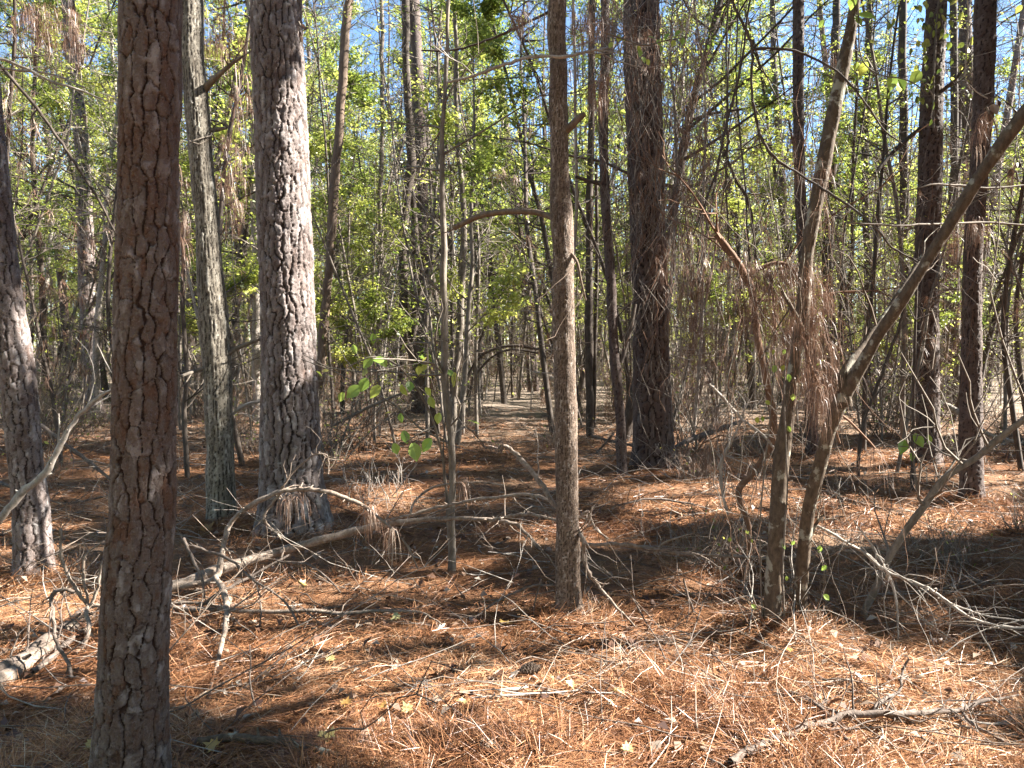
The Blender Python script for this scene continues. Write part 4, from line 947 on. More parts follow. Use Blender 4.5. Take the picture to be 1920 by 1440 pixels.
tangle('vine_tangle', 'loose thin stems and vines crowding round the twin lichened hardwood', [(1350, 1620, 540, 1080, 4.9, 190, .5, .0020), (1380, 1580, 250, 620, 5.0, 90, .7, .0021), (1540, 1800, 930, 1180, 4.7, 110, .45, .0017), (1300, 1450, 600, 1000, 5.4, 80, .5, .002)], 'stem_grey', 2)
tangle('vine_tangle', 'thin dead stems hanging loosely across the narrow dark pine at mid height', [(1600, 1920, 300, 700, 6, 90, .8, .0024)], 'stem_grey', 4)
tangle('brush_pile', 'heap of pale twisted twigs on an orange needle mound beside the thick pine', [(640, 770, 880, 935, 8.0, 110, .4, .0042)], 'stem_pale', 3, 'brush pile')

# ------------------------------------------------------------------ little green seedlings and single leaves
def big_leaf(mb, base, d, nrm, L, W, mat, tint, heart=.0, tipcurl=.1):
    d = unit(np.asarray(d, float)); s = unit(np.cross(d, nrm)); u = np.cross(s, d)
    t = np.linspace(0, 1, 7)
    prof = np.array([.12 + heart * .5, .62 + heart * .3, .95, 1.0, .8, .42, .03]) * W * .5
    ctr = base + d * (t * L)[:, None] - u * (tipcurl * L * t ** 2)[:, None]
    up = u * (prof * .28)[:, None]
    Lf = ctr - s * prof[:, None] + up; Rt = ctr + s * prof[:, None] + up
    mb.strips(Lf[None], ctr[None], mat, tint); mb.strips(ctr[None], Rt[None], mat, tint)

def seedling(name, label, stems, leaves, seed, cat='seedling', size=.09, mat='leaf_bright', stem='stem_grey'):
    """leaves: (px,py,d,size px)"""
    rng = np.random.default_rng(800 + seed)
    b = P(*stems[0][0][:3]); b[2] = gh(b[0], b[1]) if stems[0][0][1] > 700 else b[2]
    root = empty(name, b, label, cat); mb = MB(); sp_ = []
    for ln in stems:
        p, r = tubes_px(ln, jit=.006); mb.tube(p - b, r, 6, 0); sp_.append(p)
    allp = np.vstack(sp_)
    ml = MB()
    for px, py, d, spx in leaves:
        L = spx * d / F; c = P(px, py, d)
        dv = np.array([rng.normal(0, .5), rng.normal(0, .3), -1.0 + rng.normal(0, .35)]); dv = unit(dv)
        base = c - dv * L * .5
        nrm = np.array([rng.normal(0, .4), -1 + rng.normal(0, .3), .5])
        big_leaf(ml, base - b, dv, nrm, L, L * rng.uniform(.6, .75), 0, rng.random(), .3)
        j = np.argmin(np.linalg.norm(allp - base, axis=1))
        q = np.array([allp[j], (allp[j] + base) / 2 + [0, 0, .01], base]) - b
        mb.tube(q, [.0014, .0011, .0009], 4, 0)
    mb.build('stem', [M[stem]], root)
    ml.build('foliage', [M[mat]], root)
    return root

seedling('seedling', 'low seedling with large bright yellow-green drooping leaves before the thin sapling',
         [[(842, 1000, 5.7, 3), (830, 860, 5.6, 2.5), (800, 760, 5.5, 2.2), (750, 690, 5.4, 2), (700, 670, 5.3, 1.6), (650, 690, 5.3, 1.2)], [(815, 800, 5.5, 1.6), (790, 810, 5.4, 1.4), (760, 830, 5.4, 1)], [(750, 690, 5.4, 1.4), (720, 640, 5.4, 1.2), (690, 640, 5.4, 1)], [(830, 860, 5.6, 1.5), (838, 760, 5.6, 1.3), (852, 712, 5.6, 1)]],
         [(662, 735, 5.3, 34), (682, 722, 5.3, 28), (703, 735, 5.3, 30), (690, 680, 5.3, 30), (718, 678, 5.4, 26), (640, 745, 5.3, 22), (700, 635, 5.4, 20), (710, 675, 5.3, 22), (757, 732, 5.4, 24), (768, 725, 5.4, 24), (785, 695, 5.4, 18), (803, 735, 5.5, 22), (810, 755, 5.5, 24), (852, 712, 5.6, 28), (845, 700, 5.6, 18), (778, 848, 5.4, 36), (800, 835, 5.4, 32), (760, 820, 5.4, 26), (742, 842, 5.4, 24), (752, 784, 5.4, 18), (665, 655, 5.3, 18), (822, 785, 5.5, 22), (795, 690, 5.5, 18)], 1)
seedling('seedling', 'tiny seedling with three bright leaves in front of the ivied pine',
         [[(1718, 920, 5.0, 3), (1716, 880, 5.0, 2), (1712, 850, 5.0, 1.5), (1722, 815, 5.0, 1.2)], [(1716, 880, 5, 1.3), (1735, 850, 5, 1)]],
         [(1692, 838, 5, 32), (1723, 826, 5, 30), (1742, 826, 5, 22), (1710, 858, 5, 18)], 2)
seedling('seedling', 'slim green-leaved shoots around the twin lichened hardwood',
         [[(1470, 1180, 4.2, 2), (1468, 1050, 4.2, 1.8), (1476, 900, 4.2, 1.6), (1470, 760, 4.2, 1.4), (1475, 660, 4.2, 1)], [(1430, 1170, 4.3, 1.8), (1425, 980, 4.3, 1.5), (1440, 820, 4.3, 1.2), (1452, 700, 4.3, 1)], [(1520, 1010, 4.3, 1.5), (1535, 1030, 4.2, 1.2), (1545, 1055, 4.1, 1)]],
         [(1452, 692, 4.3, 15), (1468, 690, 4.3, 12), (1479, 709, 4.2, 15), (1487, 745, 4.2, 13), (1420, 788, 4.3, 13), (1430, 786, 4.3, 12), (1470, 660, 4.2, 12), (1480, 805, 4.2, 14), (1414, 1138, 4.2, 12), (1470, 1025, 4.2, 12), (1545, 1065, 4.1, 14), (1537, 1030, 4.2, 13), (1550, 1120, 4.1, 14), (1368, 1012, 4.3, 10), (1410, 1015, 4.3, 11), (1487, 1018, 4.2, 10), (1440, 755, 4.3, 12), (1475, 1085, 4.2, 10), (1450, 660, 4.3, 10)], 3, size=.04)
seedling('leafy_sprig', 'bright green broad leaves hanging against the light at the top of leaning lichened stem',
         [[(1600, -30, 4.2, 2), (1610, 30, 4.2, 1.6), (1615, 110, 4.2, 1.4), (1650, 140, 4.1, 1.2), (1700, 150, 4.0, 1.2), (1740, 175, 4, 1)], [(1720, 145, 4, 1.2), (1750, 180, 4, 1), (1745, 220, 4, .9)]],
         [(1625, 30, 4.2, 36), (1610, 40, 4.2, 24), (1618, 130, 4.2, 26), (1605, 125, 4.2, 18), (1672, 155, 4.1, 32), (1690, 158, 4.1, 26), (1716, 146, 4, 30), (1735, 165, 4, 14), (1750, 200, 4, 18), (1598, 5, 4.2, 26), (1540, 45, 4.2, 16), (1545, 70, 4.2, 14), (1745, 230, 4, 12), (1605, 145, 4.2, 14)], 4, 'leafy sprig')
seedling('leafy_sprig', 'spray of small yellow leaves in front of the draped pine near the top',
         [[(1130, 60, 6, 2), (1170, 75, 6, 1.6), (1210, 85, 6, 1.5), (1250, 75, 6, 1.2), (1290, 70, 6, 1)]],
         [(1160, 72, 6, 14), (1168, 75, 6, 12), (1145, 85, 6, 13), (1200, 100, 6, 14), (1207, 112, 6, 14), (1215, 117, 6, 12), (1222, 70, 6, 13), (1235, 80, 6, 14), (1250, 68, 6, 14), (1262, 82, 6, 15), (1270, 62, 6, 13), (1280, 78, 6, 14), (1120, 105, 6, 12), (1168, 210, 6, 13), (1198, 92, 6, 12), (1240, 92, 6, 12)], 5, 'leafy sprig')
seedling('leafy_sprig', 'small red autumn leaves clinging at the upper edge of the thick sunlit pine',
         [[(560, 40, 6.2, 1.5), (568, 60, 6.2, 1.2), (562, 80, 6.2, 1)]], [(568, 50, 6.2, 13), (573, 54, 6.2, 10), (562, 66, 6.2, 14), (565, 75, 6.2, 10)], 6, 'leafy sprig', mat='brown_leaf')
seedling('leafy_sprig', 'dark curled dead leaves on the diagonal stem by the picture edge',
         [[(1850, 200, 4, 2), (1865, 230, 4, 1.5), (1870, 260, 4, 1)], [(1910, 340, 3.9, 2), (1900, 320, 3.9, 1.5), (1860, 360, 3.9, 1.2)]],
         [(1865, 205, 4, 22), (1858, 218, 4, 20), (1872, 195, 4, 16), (1900, 315, 3.9, 20), (1895, 325, 3.9, 16), (1848, 320, 3.9, 16), (1795, 395, 3.9, 16), (1788, 415, 3.9, 14), (1910, 310, 3.9, 14)], 7, 'leafy sprig', mat='brown_leaf')
seedling('ivy', 'green ivy leaves climbing the upper trunk of the straight dark pine',
         [[(1750, 240, 10.2, 2), (1752, 120, 10.2, 2), (1760, 0, 10.2, 2)]],
         [(float(1752 + a), float(b_), 10.2, float(c_)) for a, b_, c_ in zip(RNG.normal(5, 42, 90), RNG.uniform(-10, 200, 90), RNG.uniform(9, 16, 90))], 8, 'ivy', mat='leaf')

# ------------------------------------------------------------------ fallen yellow leaves and pine cones
LOBE = np.array([(0, .08), (.16, .02), (.34, -.02), (.30, .14), (.52, .30), (.30, .36), (.34, .62), (.14, .58), (0, 1.0)])
def lobed_leaf(px, py, size, label, seed):
    rng = np.random.default_rng(seed); mb = MB()
    pr = np.vstack([LOBE, [(-x, y) for x, y in LOBE[-2:0:-1]]]); pr = pr - [0, .4]
    n = len(pr); c = Gp(px, py, .05); L = .92 * size * c[1] / F
    rad = np.linalg.norm(pr, axis=1)
    rings = []
    for f_ in (.02, .5, 1.0):
        z = (.25 * f_ ** 2) * rng.uniform(.4, 1.2) * (.5 + .5 * np.sin(np.arange(n) * 2 * pi / n * 3 + rng.uniform(0, 6))) * rad
        rings.append(np.c_[pr * f_, z])
    V = np.vstack(rings) * L
    a = rng.uniform(0, 2 * pi); tx, ty = rng.normal(0, .35), rng.normal(.3, .25)
    R1 = np.array([[math.cos(a), -math.sin(a), 0], [math.sin(a), math.cos(a), 0], [0, 0, 1]])
    Rx = np.array([[1, 0, 0], [0, math.cos(ty), -math.sin(ty)], [0, math.sin(ty), math.cos(ty)]])
    Ry = np.array([[math.cos(tx), 0, math.sin(tx)], [0, 1, 0], [-math.sin(tx), 0, math.cos(tx)]])
    V = V @ R1.T @ Ry.T @ Rx.T
    mb.grid(V, n, 3, 0, float(rng.random()))
    st = np.array([R1 @ [0, -.36 * L, 0], R1 @ [0.02 * L, -.6 * L, .03 * L], R1 @ [.08 * L, -.85 * L, .01]]); mb.tube(st @ Ry.T @ Rx.T, [.0014, .0011, .0008], 4, 0, .5)
    o = mb.build('fallen_leaf', [M['yellow_leaf']]); o.location = [float(x) for x in c]
    tag(o, label, 'fallen leaf', 'yellow leaves on the needle mat')
for k, (px, py, s_, lab) in enumerate([
        (567, 1108, 26, 'pale yellow leaf on lit needles under the middle of the fallen limb'), (620, 1250, 24, 'yellow leaf in the dark shadow band left of centre'),
        (501, 1279, 20, 'small bright yellow leaf right of the nearest pine foot'), (742, 1172, 22, 'pale leaf beside the end of the flat grey stick'),
        (650, 1336, 28, 'yellow leaf at the end of the shadow band near the bottom left'), (718, 1343, 22, 'crumpled yellow leaf next to another in the lower middle'),
        (762, 1347, 28, 'broad flat yellow leaf, right one of a pair in the lower middle'), (866, 1335, 24, 'upright curled golden leaf standing left of the white stick'),
        (944, 1182, 26, 'greenish leaf in the shade at the central trunk foot'), (614, 1403, 48, 'large star-shaped pale yellow leaf at the bottom edge'),
        (396, 1420, 36, 'yellow leaf lying over the short mossy stick'), (1355, 1300, 24, 'yellow leaf caught in twigs on the lit needles'),
        (1070, 1302, 24, 'golden leaf right of the white weathered stick'), (1162, 1314, 26, 'thin curled golden leaf farther right of the white stick'),
        (1176, 1424, 30, 'orange-yellow leaf at the very bottom centre'), (390, 1003, 30, 'cluster-like yellow leaf at the foot of the wavy hardwood'),
        (1147, 1338, 18, 'small ochre leaf below the thin curled golden one'), (1000, 1375, 14, 'tiny tan leaf on the lit needles below the white stick'),
        (168, 1420, 24, 'yellow leaf in shade left of the nearest pine at the bottom edge'), (1480, 1236, 18, 'pale yellow leaf below the twin hardwood foot')]):
    lobed_leaf(px, py, s_, lab, 60 + k)

def pine_cone(px, py, L, label, seed, az, pitch=.1):
    rng = np.random.default_rng(seed); mb = MB(); c = Gp(px, py, L * .34)
    t = np.linspace(0, 1, 12); prof = np.sin(np.clip(t * 1.1, 0, 1) * pi * .93 + .12) * .22 * L
    ax = np.array([math.cos(az) * math.cos(pitch), math.sin(az) * math.cos(pitch), math.sin(pitch)])
    mb.tube((t[:, None] - .5) * L * ax, prof * .6 + .002, 10, 0)
    s = unit(np.cross(ax, [0, 0, 1.])); u = np.cross(s, ax)
    for k in range(110):
        f = k / 110; th = k * 2.39996
        rr = np.interp(f, t, prof)
        o = (f - .5) * L * ax; d = s * math.cos(th) + u * math.sin(th)
        e = np.cross(ax, d); out = unit(d + ax * .35)
        sl = rr * .75 + .010; w0, w1 = .006, .011
        b0 = o + d * rr * .4
        tip = b0 + out * sl
        V = np.array([[b0 - e * w0, b0 + e * w0, tip + e * w1, tip - e * w1], [tip - e * w1, tip + e * w1, tip + ax * .006 + e * w1 * .5 + out * .002, tip + ax * .006 - e * w1 * .5 + out * .002]])
        mb.quads(V, 0, .5)
    o = mb.build('pine_cone', [M['cone']], smooth=False); o.location = [float(x) for x in c]
    tag(o, label, 'pine cone', 'pine cones on the needle mat')
pine_cone(990, 1272, .11, 'open black-brown pine cone above the white stick in the middle', 1, .4)
pine_cone(915, 1418, .10, 'dark pine cone at the bottom edge, left of the orange leaf', 2, 2.9)


# ------------------------------------------------------------------ background trees: a few of each kind, then copies
def hardwood_proto(seed, H, r, leaves, first=.22, mat='stem_grey', lm='leaf', spread=.34, lsize=.072):
    rng = np.random.default_rng(seed)
    tr = wander((0, 0, -.15), (rng.normal(0, .05), rng.normal(0, .05), 1), H, rng, 12, .05, .02)
    rad = r * (1 - .9 * np.linspace(0, 1, 13)) + .004
    mt = MB(); mt.tube(smooth_path(tr, 3), np.interp(np.linspace(0, 12, 12 * 3 + 1), np.arange(13), rad), 7, 0)
    mc = MB(); ends = []
    nb = int(H * 3.2)
    for k in range(nb):
        t = first + (1 - first) * (k + rng.random()) / nb
        i = t * 12; b = np.array([np.interp(i, np.arange(13), tr[:, c]) for c in range(3)]); rb = np.interp(i, np.arange(13), rad)
        az = rng.uniform(0, 2 * pi); L = H * spread * (1.05 - t * .8) * rng.uniform(.45, 1.1)
        q = wander(b, (math.cos(az), math.sin(az), rng.uniform(.15, 1.1)), L, rng, 6, .16, .03)
        mc.tube(q, np.linspace(rb * .42, .004, 7), 4, 0)
        for j in range(4):
            s = rng.integers(2, 7)
            q2 = wander(q[s], q[-1] - q[0] + rng.normal(0, .55 * L, 3), L * rng.uniform(.25, .6), rng, 4, .22)
            mc.tube(q2, np.linspace(.006, .003, 5), 3, 0); ends += [q2[1], q2[2], q2[3], q2[4]]
        ends += [q[-1], q[-2]]
    e = np.array(ends)
    # leaves sit in clumps on some of the twigs
    wgt = np.clip(fbm(e * .9 + seed, 2, seed) * 3.2 + .5, .01, 1.6); wgt /= wgt.sum()
    i_ = rng.choice(len(e), leaves, p=wgt); c = e[i_] + rng.normal(0, 1, (leaves, 3)) * [.085, .085, .04] + (_h(i_, i_ * 0, i_ * 0 + 1)[:, None] - .5) * [.15, .15, 0]
    tone = np.clip(.40 + .55 * fbm(c * 1.0, 2, seed + 9) + rng.normal(0, .11, leaves), 0, 1)
    mc.quads(leaf_quads(c, lsize, rng, .6, .3, .55), 1, tone)
    return dict(parts=[('trunk', mt, [mat]), ('crown', mc, [mat, lm])])

def pole_proto(seed, H, r, mat, leaves=120, dead=0):
    rng = np.random.default_rng(seed)
    tr = wander((0, 0, -.1), (rng.normal(0, .1), rng.normal(0, .1), 1), H, rng, 10, .07, .02)
    rad = r * (1 - .8 * np.linspace(0, 1, 11)) + .002
    mt = MB(); mt.tube(smooth_path(tr, 3), np.interp(np.linspace(0, 10, 31), np.arange(11), rad), 6, 0)
    mc = MB(); ends = []
    for k in range(int(H * 7)):
        i = rng.uniform(1.5, 10); b = np.array([np.interp(i, np.arange(11), tr[:, c]) for c in range(3)])
        az = rng.uniform(0, 2 * pi); L = rng.uniform(.3, 1.5)
        q = wander(b, (math.cos(az), math.sin(az), rng.uniform(-.2, 1)), L, rng, 5, .24)
        mc.tube(q, np.linspace(r * .3, .002, 6), 3, 0); ends += list(q[2:])
        for j in range(2):
            q2 = wander(q[rng.integers(1, 5)], rng.normal(0, 1, 3), L * .5, rng, 3, .25); mc.tube(q2, [.003, .0025, .002, .0015], 3, 0); ends += list(q2[1:])
    e = np.array(ends); c = e[rng.integers(0, len(e), leaves)] + rng.normal(0, .05, (leaves, 3))
    mc.quads(leaf_quads(c, .07, rng), 1, rng.random(leaves))
    if dead:
        bb = e[rng.integers(0, len(e), dead // 9)]; k = len(bb) * 9; hz = np.repeat(rng.uniform(0, 2 * pi, len(bb)), 9) + rng.normal(0, .7, k)
        ribbons(mc, np.repeat(bb, 9, 0) + rng.normal(0, .015, (k, 3)), hz, rng.normal(-.75, .45, k), rng.uniform(.1, .24, k), np.full(k, .006), rng.uniform(.1, .5, k), np.clip(np.repeat(rng.random(len(bb)), 9) + rng.normal(0, .15, k), 0, 1), 2, 3)
    return dict(parts=[('trunk', mt, [mat]), ('crown', mc, [mat, 'leaf', 'dead_needles'])])

def pine_proto(seed, H, r, mat='pine_dark'):
    rng = np.random.default_rng(seed)
    tr = wander((0, 0, -.2), (rng.normal(0, .03), rng.normal(0, .03), 1), H, rng, 12, .025, .02)
    rad = r * (1 - .82 * np.linspace(0, 1, 13)); rad[0] *= 1.12
    mt = MB(); mt.tube(smooth_path(tr, 4), np.interp(np.linspace(0, 12, 49), np.arange(13), rad), 12, 0)
    mt.PA = [np.full_like(a, .8) for a in mt.PA]; mt.PB = [RNG.random(len(a)) for a in mt.PB]
    mc = pine_crown_mesh(seed, 40, 2.6, H * .42, 6)
    top = np.array([np.interp(12 * .56, np.arange(13), tr[:, c]) for c in range(3)])
    mc.V = [v + top for v in mc.V]
    md = MB()
    for k in range(26):
        i = rng.uniform(2.2, 7.5); b = np.array([np.interp(i, np.arange(13), tr[:, c]) for c in range(3)])
        az = rng.uniform(0, 2 * pi); L = rng.uniform(.4, 2.2)
        q = wander(b, (math.cos(az), math.sin(az), rng.uniform(-.3, .3)), L, rng, 6, .15, 0, .05)
        md.tube(q, np.linspace(.02, .004, 7), 4, 0)
        for j in range(4):
            q2 = wander(q[rng.integers(2, 6)], q[-1] - q[0] + rng.normal(0, .5, 3), L * .4, rng, 4, .25); md.tube(q2, np.linspace(.006, .002, 5), 3, 0)
    return dict(parts=[('trunk', mt, [mat]), ('crown', mc, ['stem_dark', 'needles']), ('dead_branches', md, ['stem_grey'])], attrs=True)

def shrub_proto(seed, H, mat, leaves=0, lm='leaf', n=26, dead=0):
    rng = np.random.default_rng(seed); mc = MB(); ends = []
    for k in range(n):
        az = rng.uniform(0, 2 * pi); q = wander((rng.normal(0, .12), rng.normal(0, .12), -.05), (math.cos(az) * .5, math.sin(az) * .5, 1), H * rng.uniform(.5, 1.1), rng, 7, .16, 0, .08)
        mc.tube(q, np.linspace(.008, .002, 8), 4, 0); ends += list(q[3:])
        for j in range(6):
            q2 = wander(q[rng.integers(2, 8)], q[-1] - q[0] + rng.normal(0, .7, 3), H * rng.uniform(.15, .4), rng, 4, .25); mc.tube(q2, np.linspace(.004, .0015, 5), 3, 0); ends += list(q2[1:])
    e = np.array(ends)
    parts = [('stems', mc, [mat])]
    ml = MB()
    if leaves:
        c = e[rng.integers(0, len(e), leaves)] + rng.normal(0, .05, (leaves, 3)); ml.quads(leaf_quads(c, .06, rng), 0, rng.random(leaves))
    if dead:
        c = e[rng.integers(0, len(e), dead)] + rng.normal(0, .03, (dead, 3)); k = len(c)
        ribbons(ml, c, rng.uniform(0, 2 * pi, k), rng.normal(-.8, .4, k), rng.uniform(.1, .22, k), np.full(k, .004), rng.uniform(0, .3, k), rng.random(k), 1, 3)
    if leaves or dead: parts.append(('foliage', ml, [lm, 'dead_needles']))
    return dict(parts=parts)

def realise(proto, name, loc, label, cat, group):
    """first use builds the meshes, later uses copy the objects"""
    if 'objs' not in proto:
        root = empty(name, loc, label, cat, group)
        proto['root'] = root
        proto['objs'] = [mb.build(n, [M[m] for m in ms], root, attrs=proto.get('attrs', False)) for n, mb, ms in proto['parts']]
        return root
    root = proto['root'].copy(); C.objects.link(root); root.location = [float(x) for x in loc]
    root['label'] = label; root['category'] = cat; root['group'] = group
    for o in proto['objs']:
        c = o.copy(); C.objects.link(c); c.parent = root
    return root

LM = [(-60, 'leaning edge pine'), (40, 'nearest pine'), (0, '')]
BAYS = [(30, 'left of the leaning grey pine'), (225, 'between the leaning grey pine and the nearest pine'), (332, 'close behind the nearest pine'), (400, 'between the nearest pine and the wavy hardwood'), (490, 'between the wavy hardwood and the thick sunlit pine'),
        (590, 'behind the thick sunlit pine'), (700, 'beside the slender brown leaning hardwood'), (840, 'between the straight pole and the knobbly sapling'), (940, 'left of the path opening'), (1035, 'over the path opening'), (1110, 'just right of the central trunk'),
        (1185, 'between the dark pole and the draped pine'), (1265, 'behind the draped pine'), (1400, 'right of the draped pine'), (1470, 'left of the lichened stem'), (1560, 'behind the lichened stem'), (1640, 'under the diagonal stem'),
        (1720, 'just left of the ivied pine'), (1800, 'between the ivied pine and the narrow pine'), (1860, 'behind the narrow pine'), (9999, 'right of the narrow pine')]
ORD = 'nearest|second|third|fourth|fifth|sixth|seventh|eighth|ninth|tenth|eleventh|twelfth|thirteenth|fourteenth|fifteenth|sixteenth|seventeenth|eighteenth|nineteenth|twentieth'.split('|')
def bay(px):
    for x, n in BAYS:
        if px < x: return n
rngb = np.random.default_rng(2024)
placed = [tuple(NEAR[k]['base'][:2]) for k in NEAR]
def scatter(n, d0, d1, power, px0, px1, mind, avoid_path=True):
    out = []; tries = 0
    while len(out) < n and tries < n * 60:
        tries += 1
        d = d0 + (d1 - d0) * rngb.random() ** power
        px = rngb.uniform(px0, px1)
        x = (px - 960) / F * d
        if avoid_path and d < 21 and 905 < px < 1000: continue
        if mind > .7 and d < 16.5 and px > 1250: continue
        if any((x - a) ** 2 + (d - b) ** 2 < mind ** 2 for a, b in placed): continue
        out.append((x, d)); placed.append((x, d))
    return out
WAIT = []   # (kind adj, proto, x, y, rot, scale, cat, group, name)
hw = [hardwood_proto(11, 8.5, .055, 8200, .24, 'stem_grey', 'leaf'), hardwood_proto(12, 10, .07, 9500, .26, 'stem_dark', 'leaf'), hardwood_proto(13, 7, .045, 6800, .26, 'stem_grey', 'leaf'),
      hardwood_proto(14, 12, .085, 10500, .3, 'stem_dark', 'leaf'), hardwood_proto(15, 6, .035, 5400, .16, 'stem_grey', 'leaf'), hardwood_proto(16, 13, .09, 10000, .34, 'stem_pale', 'leaf')]
hw_adj = ['leafy grey hardwood', 'leafy dark-stemmed hardwood', 'small slender hardwood', 'tall leafy dark-stemmed hardwood', 'low bushy grey hardwood', 'tall pale-stemmed hardwood']
for i, (x, y) in enumerate(scatter(165, 12, 52, .75, -250, 2120, .75)):
    k = int(rngb.integers(0, 6)); WAIT.append((hw_adj[k], hw[k], x, y, rngb.uniform(0, 6.28), rngb.uniform(.85, 1.25), 'hardwood tree', 'leafy hardwoods deep in the wood', 'hardwood_tree'))
pn = [pine_proto(31, 21, .17), pine_proto(32, 18, .13, 'pine_grey'), pine_proto(33, 24, .2)]
for i, (x, y) in enumerate(scatter(46, 17, 58, .85, -300, 2160, 1.3)):
    k = int(rngb.integers(0, 3)); WAIT.append((['dark straight pine', 'thin grey pine', 'big dark pine'][k], pn[k], x, y, rngb.uniform(0, 6.28), rngb.uniform(.85, 1.15), 'pine tree', 'pines deep in the wood', 'pine_tree'))
pl = [pole_proto(41, 6, .022, 'stem_grey'), pole_proto(42, 8, .03, 'stem_dark'), pole_proto(43, 5, .016, 'stem_grey', 60), pole_proto(44, 7, .03, 'stem_pale', 80), pole_proto(45, 9, .036, 'stem_grey', 200), pole_proto(46, 7, .03, 'stem_grey', 60, 1600), pole_proto(47, 5.5, .024, 'stem_dark', 40, 1400)]
for i, (x, y) in enumerate(scatter(283, 9.5, 44, .75, -100, 2020, .38)):
    k = int(rngb.integers(0, 7)); WAIT.append((['thin grey sapling', 'thin dark sapling', 'wispy grey sapling', 'thin pale sapling', 'tall thin grey sapling', 'needle-hung grey sapling', 'needle-hung dark sapling'][k], pl[k], x, y, rngb.uniform(0, 6.28), rngb.uniform(.8, 1.25), 'sapling', 'bare saplings in the undergrowth', 'sapling'))
st = [pole_proto(61, 11, .04, 'stem_dark', 160), pole_proto(62, 9, .03, 'stem_grey', 120), pole_proto(63, 12, .05, 'stem_dark', 220), pole_proto(64, 8, .026, 'stem_pale', 80)]
for i, (x, y) in enumerate(scatter(190, 10, 40, .8, -100, 2020, .36)):
    k = int(rngb.integers(0, 4)); WAIT.append((['straight dark pole tree', 'slim grey pole tree', 'taller dark pole tree', 'slim pale pole tree'][k], st[k], x, y, rngb.uniform(0, 6.28), rngb.uniform(.85, 1.25), 'pole tree', 'slender pole trees crowding the wood', 'pole_tree'))
shp = [shrub_proto(51, 1.5, 'stem_grey', 60), shrub_proto(52, 1.1, 'stem_dark', 160), shrub_proto(53, 2.2, 'stem_grey', 120, n=20), shrub_proto(54, .8, 'stem_grey', 20, n=24, dead=500), shrub_proto(55, 1.6, 'stem_red', 30, n=20, dead=500)]
for i, (x, y) in enumerate(scatter(270, 10, 48, .75, -120, 2040, .45)):
    k = int(rngb.integers(0, 5)); WAIT.append((['twiggy grey shrub', 'low dark leafy shrub', 'tall twiggy shrub', 'low pale brush clump', 'needle-hung reddish shrub'][k], shp[k], x, y, rngb.uniform(0, 6.28), rngb.uniform(.7, 1.3), 'shrub', 'twiggy shrubs in the undergrowth', 'shrub'))
# a few low twiggy bushes closer in
for px, py in ((90, 900), (180, 800), (1880, 820), (1930, 1000), (1300, 900), (930, 850), (640, 850), (1400, 850), (470, 850), (1780, 1060), (1330, 1060)):
    q = Gp(px, py); WAIT.append((['low pale brush clump'][0], shp[3], q[0], q[1], rngb.uniform(0, 6.28), rngb.uniform(.4, .75), 'shrub', 'twiggy shrubs in the undergrowth', 'shrub'))
for i in range(95):  # unseen trees added around the camera to cut fill from the open sky
    for _ in range(60):
        a = rngb.uniform(0, 2 * pi); r_ = 3.5 + 20 * rngb.random() ** .8; x, y = r_ * math.cos(a), r_ * math.sin(a) - 1
        if y < .9 * abs(x) - 2.0 and (abs(x) > 3 or y < -3) and not (x > 2 and y > -3) and all((x - p) ** 2 + (y - q) ** 2 > 1.5 ** 2 for p, q in placed): break
    else: continue
    placed.append((x, y)); k = int(rngb.integers(0, 6)); WAIT.append((hw_adj[k], hw[k], x, y, rngb.uniform(0, 6.28), rngb.uniform(.9, 1.3), 'hardwood tree', 'hardwoods of the same wood around and behind the viewer', 'hardwood_tree'))
cnt = {}
for adj, pr, x, y, rz, scl, cat, grp, nm in sorted(WAIT, key=lambda a: a[3]):
    pxx, _ = pix(np.array([x, max(y, .5), 1.6])); b_ = bay(float(pxx)) if 'viewer' not in grp else 'unseen, added around the viewer to block open sky'
    k = cnt.get((adj, b_), 0); cnt[(adj, b_)] = k + 1
    lab = f'{adj} {b_}, {ORD[min(k, 19)]} in depth' if k else f'{adj} {b_}, first in depth'
    o = realise(pr, nm, (x, y, gh(x, y)), lab, cat, grp)
    o.rotation_euler = (rngb.normal(0, .03), rngb.normal(0, .03), rz); o.scale = (scl * (1.12 if y > 22 and 'tree' in nm else 1),) * 3

# ------------------------------------------------------------------ far wood that reads as one mass
def distant_woods():
    rng = np.random.default_rng(99); mb = MB()
    for k in range(1500):
        y = rng.uniform(50, 95); x = rng.uniform(-.95, .95) * y
        H = rng.uniform(9, 24); z = float(gh(x, y))
        q = np.array([[x, y, z - .2], [x + rng.normal(0, .4), y, z + H * .5], [x + rng.normal(0, .8), y, z + H]])
        r = rng.uniform(.03, .14); mb.tube(q, [r, r * .7, r * .3], 4, int(rng.integers(0, 2)))
    n = 230000
    y = rng.uniform(52, 98, n); x = rng.uniform(-.95, .95, n) * y
    H = 17 + 9 * vnoise(np.stack([x * .16, y * .16, x * 0], -1), 5)
    zz = rng.random(n) ** .8 * H
    c = np.stack([x, y, gh(x, y) + .3 + zz], -1)
    keep = fbm(c * .45, 2, 8) > -.12
    c = c[keep]
    mb.quads(leaf_quads(c, .34, rng, .55, .3, .6), 2, np.clip(.62 + .4 * fbm(c * .3, 2, 6) + rng.normal(0, .2, len(c)), 0, 1))  # far leaves tinted brighter, missing sunlight put into the colour
    o = mb.build('distant_woods', [M['stem_dark'], M['stem_grey'], M['leaf']])
    tag(o, 'far green wood closing the view behind all the trunks', 'woods', kind='stuff')
distant_woods()

